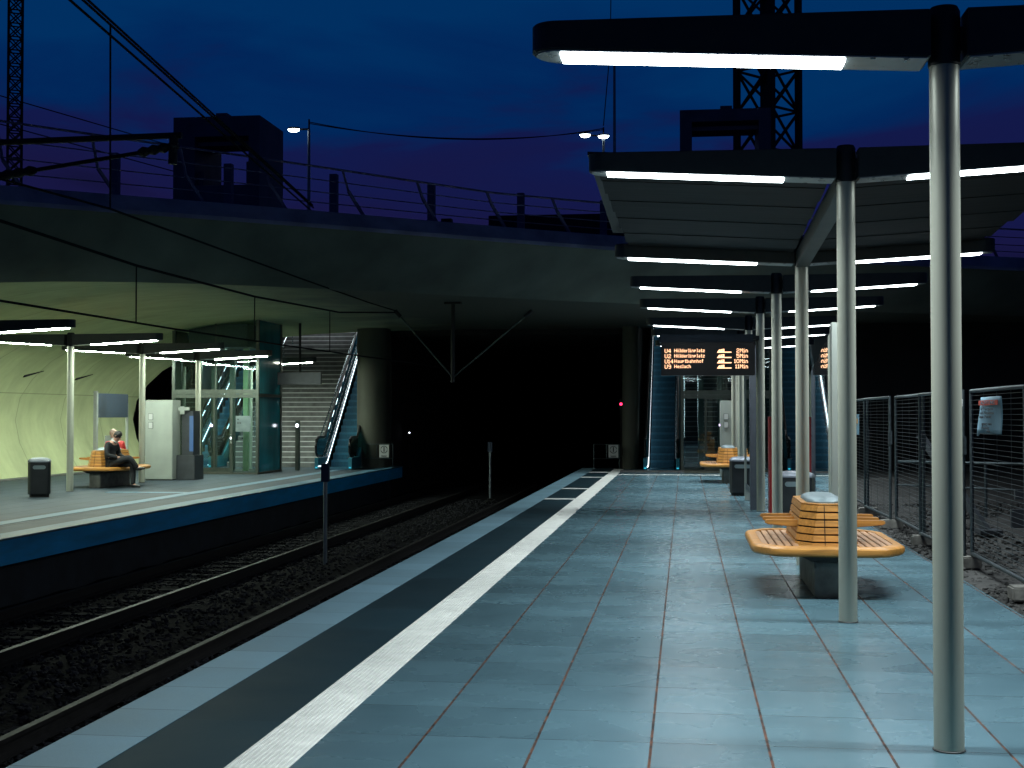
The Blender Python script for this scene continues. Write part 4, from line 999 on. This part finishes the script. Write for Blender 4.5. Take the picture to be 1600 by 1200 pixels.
def make_person(label, loc, rz, coat, hairm, cross=True, trousers='suit', bow=1.0):
    """faces +x, sits on a 0.475 m seat"""
    t = thing('person', label, 'person', loc, rz)
    hip = (0, 0, .575); neck = (.02 + .03 * bow, 0, 1.045); head = (.07 + .07 * bow, 0, 1.165 + .03 * (1 - bow)); 
    rk, ra, rt = ((.47, -.05, .70), (.60, .05, .46), (.77, .07, .45)) if cross else ((.46, -.12, .53), (.44, -.12, .09), (.60, -.13, .035))
    lk, la, lt = (.47, .09, .535), (.48, .08, .09), (.66, .07, .035)
    el = [(.02, -.25, .74), (.02, .25, .74)]; wr = [(.25, -.10, .685), (.27, .07, .685)]
    def hand(vs, es, rs, w, s):
        h = chain(vs, es, rs, w, [((vs[w][0] + .05, vs[w][1] + .02 * s, vs[w][2] + .005), (.035, .016))])
        x, y, z = vs[h]
        for i, (dy, ln) in enumerate(((-.03, .055), (-.01, .07), (.012, .066), (.032, .05))):
            chain(vs, es, rs, h, [((x + .035, y + dy, z + .004), .010), ((x + .035 + ln * .6, y + dy * 1.05, z - .012), .009), ((x + .03 + ln * .8, y + dy * 1.05, z - .035), .0075)])
        chain(vs, es, rs, w, [((x - .01, y + .045 * s, z + .012), .011), ((x + .03, y + .055 * s, z + .008), .009)])
    vs = [hip]; es = []; rs = [(.13, .10)]
    chest = chain(vs, es, rs, 0, [((-.05, 0, .72), (.125, .095)), ((-.045, 0, .88), (.15, .10)), ((-.01, 0, .985), (.12, .08))])
    nk = chain(vs, es, rs, chest, [(neck, .055)])
    chain(vs, es, rs, nk, [((head[0] - .02, 0, head[2] - .055), (.058, .066)), (head, (.075, .09)), ((head[0] - .005, 0, head[2] + .065), (.06, .075))])
    # nose
    for s, e_, w_ in ((-1, el[0], wr[0]), (1, el[1], wr[1])):
        w = chain(vs, es, rs, chest, [((-.01, .18 * s, .965), .058), (e_, .045), (w_, .028)])
        hand(vs, es, rs, w, -s)
    for s, k, a, tt in ((-1, rk, ra, rt), (1, lk, la, lt)):
        chain(vs, es, rs, 0, [((.06, .09 * s, .56), .085), (k, .062), (((k[0] + a[0]) / 2, (k[1] + a[1]) / 2, (k[2] + a[2]) / 2), .056), (a, .032), (tuple(Vector(a).lerp(Vector(tt), .8)), .018)])
    body = skin('body', vs, es, rs, 'skin', t)
    # face: nose, eyes, mouth, ears
    f = Vector(head); tau = .6 * bow; ct, sn = math.cos(tau), math.sin(tau)
    def fp(x, y, z):
        return f + Vector((x * ct + z * sn, y, z * ct - x * sn))
    nm = MB(); nm.loft([[fp(.075, -.008, .015), fp(.075, .008, .015), fp(.072, 0, .02)], [fp(.085, -.016, -.03), fp(.085, .016, -.03), fp(.112, 0, -.024)], [fp(.078, -.014, -.036), fp(.078, .014, -.036), fp(.088, 0, -.038)]]); nm.build('nose', 'skin', t)
    for s in (-1, 1):
        em_ = MB(); em_.tube([fp(.078, .03 * s - .012, .012), fp(.082, .03 * s, .013), fp(.078, .03 * s + .012, .012)], .006, 6); em_.build('eye', 'ink', t)
        ea = MB(); ea.tube([fp(.0, .078 * s, .02), fp(-.012, .088 * s, .005), fp(.0, .08 * s, -.025)], [.008, .014, .008], 6); ea.build('ear', 'skin', t)
    mo = MB(); mo.tube([fp(.076, -.022, -.058), fp(.084, 0, -.057), fp(.076, .022, -.058)], .005, 6); mo.build('mouth', 'redcoat', t)
    hm = MB(); rings = []
    for a in range(13):
        th = math.pi * a / 12; ring = []
        for b in range(20):
            ph = 2 * math.pi * b / 20; d = (math.sin(th) * math.cos(ph), math.sin(th) * math.sin(ph), math.cos(th))
            k = 1.0 if d[2] > -.45 + .95 * max(-.2, d[0]) + (.12 if abs(d[1]) > .8 else 0) else .80
            ring.append(fp(-.008 + .100 * d[0] * k, .088 * d[1] * k, .012 + .116 * d[2] * k))
        rings.append(ring)
    hm.loft(rings); hm.build('hair', hairm, t, smooth=True)
    # coat
    vs = [(-.01, 0, .56)]; es = []; rs = [(.165, .125)]
    ch = chain(vs, es, rs, 0, [((-.055, 0, .72), (.155, .12)), ((-.05, 0, .88), (.178, .122)), ((-.012, 0, .985), (.14, .095))])
    chain(vs, es, rs, ch, [((.005 + .02 * bow, 0, 1.025), (.085, .075)), ((.01 + .03 * bow, 0, 1.05), (.070, .068)), ((.016 + .034 * bow, 0, 1.078), (.062, .060))])
    for s, e_, w_ in ((-1, el[0], wr[0]), (1, el[1], wr[1])):
        chain(vs, es, rs, ch, [((-.012, .185 * s, .968), .072), (e_, .060), (tuple(Vector(e_).lerp(Vector(w_), .9)), .042)])
    skin('jacket', vs, es, rs, coat, t)
    cv = MB(); cv.tube([(neck[0] - .045, -.035, neck[2] + .035), (neck[0] - .06, 0, neck[2] + .045), (neck[0] - .045, .035, neck[2] + .035)], .020, 8); cv.tube([(neck[0] - .04, -.045, neck[2] + .035), (neck[0] + .02, -.056, neck[2] + .02), (neck[0] + .06, -.02, neck[2] - .01)], .018, 8); cv.tube([(neck[0] - .04, .045, neck[2] + .035), (neck[0] + .02, .056, neck[2] + .02), (neck[0] + .06, .02, neck[2] - .01)], .018, 8)
    cv.build('shirt_collar', 'collar', t, smooth=True)
    vs = [(0, 0, .57)]; es = []; rs = [(.155, .115)]
    for s, k, a in ((-1, rk, ra), (1, lk, la)):
        chain(vs, es, rs, 0, [((.07, .095 * s, .565), .10), (k, .078), (((k[0] + a[0]) / 2, (k[1] + a[1]) / 2, (k[2] + a[2]) / 2), .070), (tuple(Vector(k).lerp(Vector(a), .9)), .060), (tuple(Vector(k).lerp(Vector(a), 1.03)), .056)])
    skin('trousers', vs, es, rs, trousers, t)
    for a, tt in ((ra, rt), (la, lt)):
        A = Vector(a); T_ = Vector(tt); d = (T_ - A); 
        skin('shoe', [tuple(A + Vector((-.015, 0, .03))), tuple(A + Vector((-.04, 0, -.035))), tuple(A.lerp(T_, .45) + Vector((0, 0, -.012))), tuple(A.lerp(T_, .85)), tuple(A.lerp(T_, 1.12))], [(0, 1), (1, 2), (2, 3), (3, 4)], [(.048, .048), (.045, .045), (.042, .040), (.045, .033), (.03, .022)], 'shoe', t)
    return t
make_person('person in a black suit sitting cross legged on the far bench, head bowed', (-12.78, 28.87, 0), R(-8), 'suit', 'hair')
make_person('person in a red coat sitting on the far side of the far bench, mostly hidden', (-13.40, 30.42, 0), R(140), 'redcoat', 'fairhair', cross=False, bow=.2)
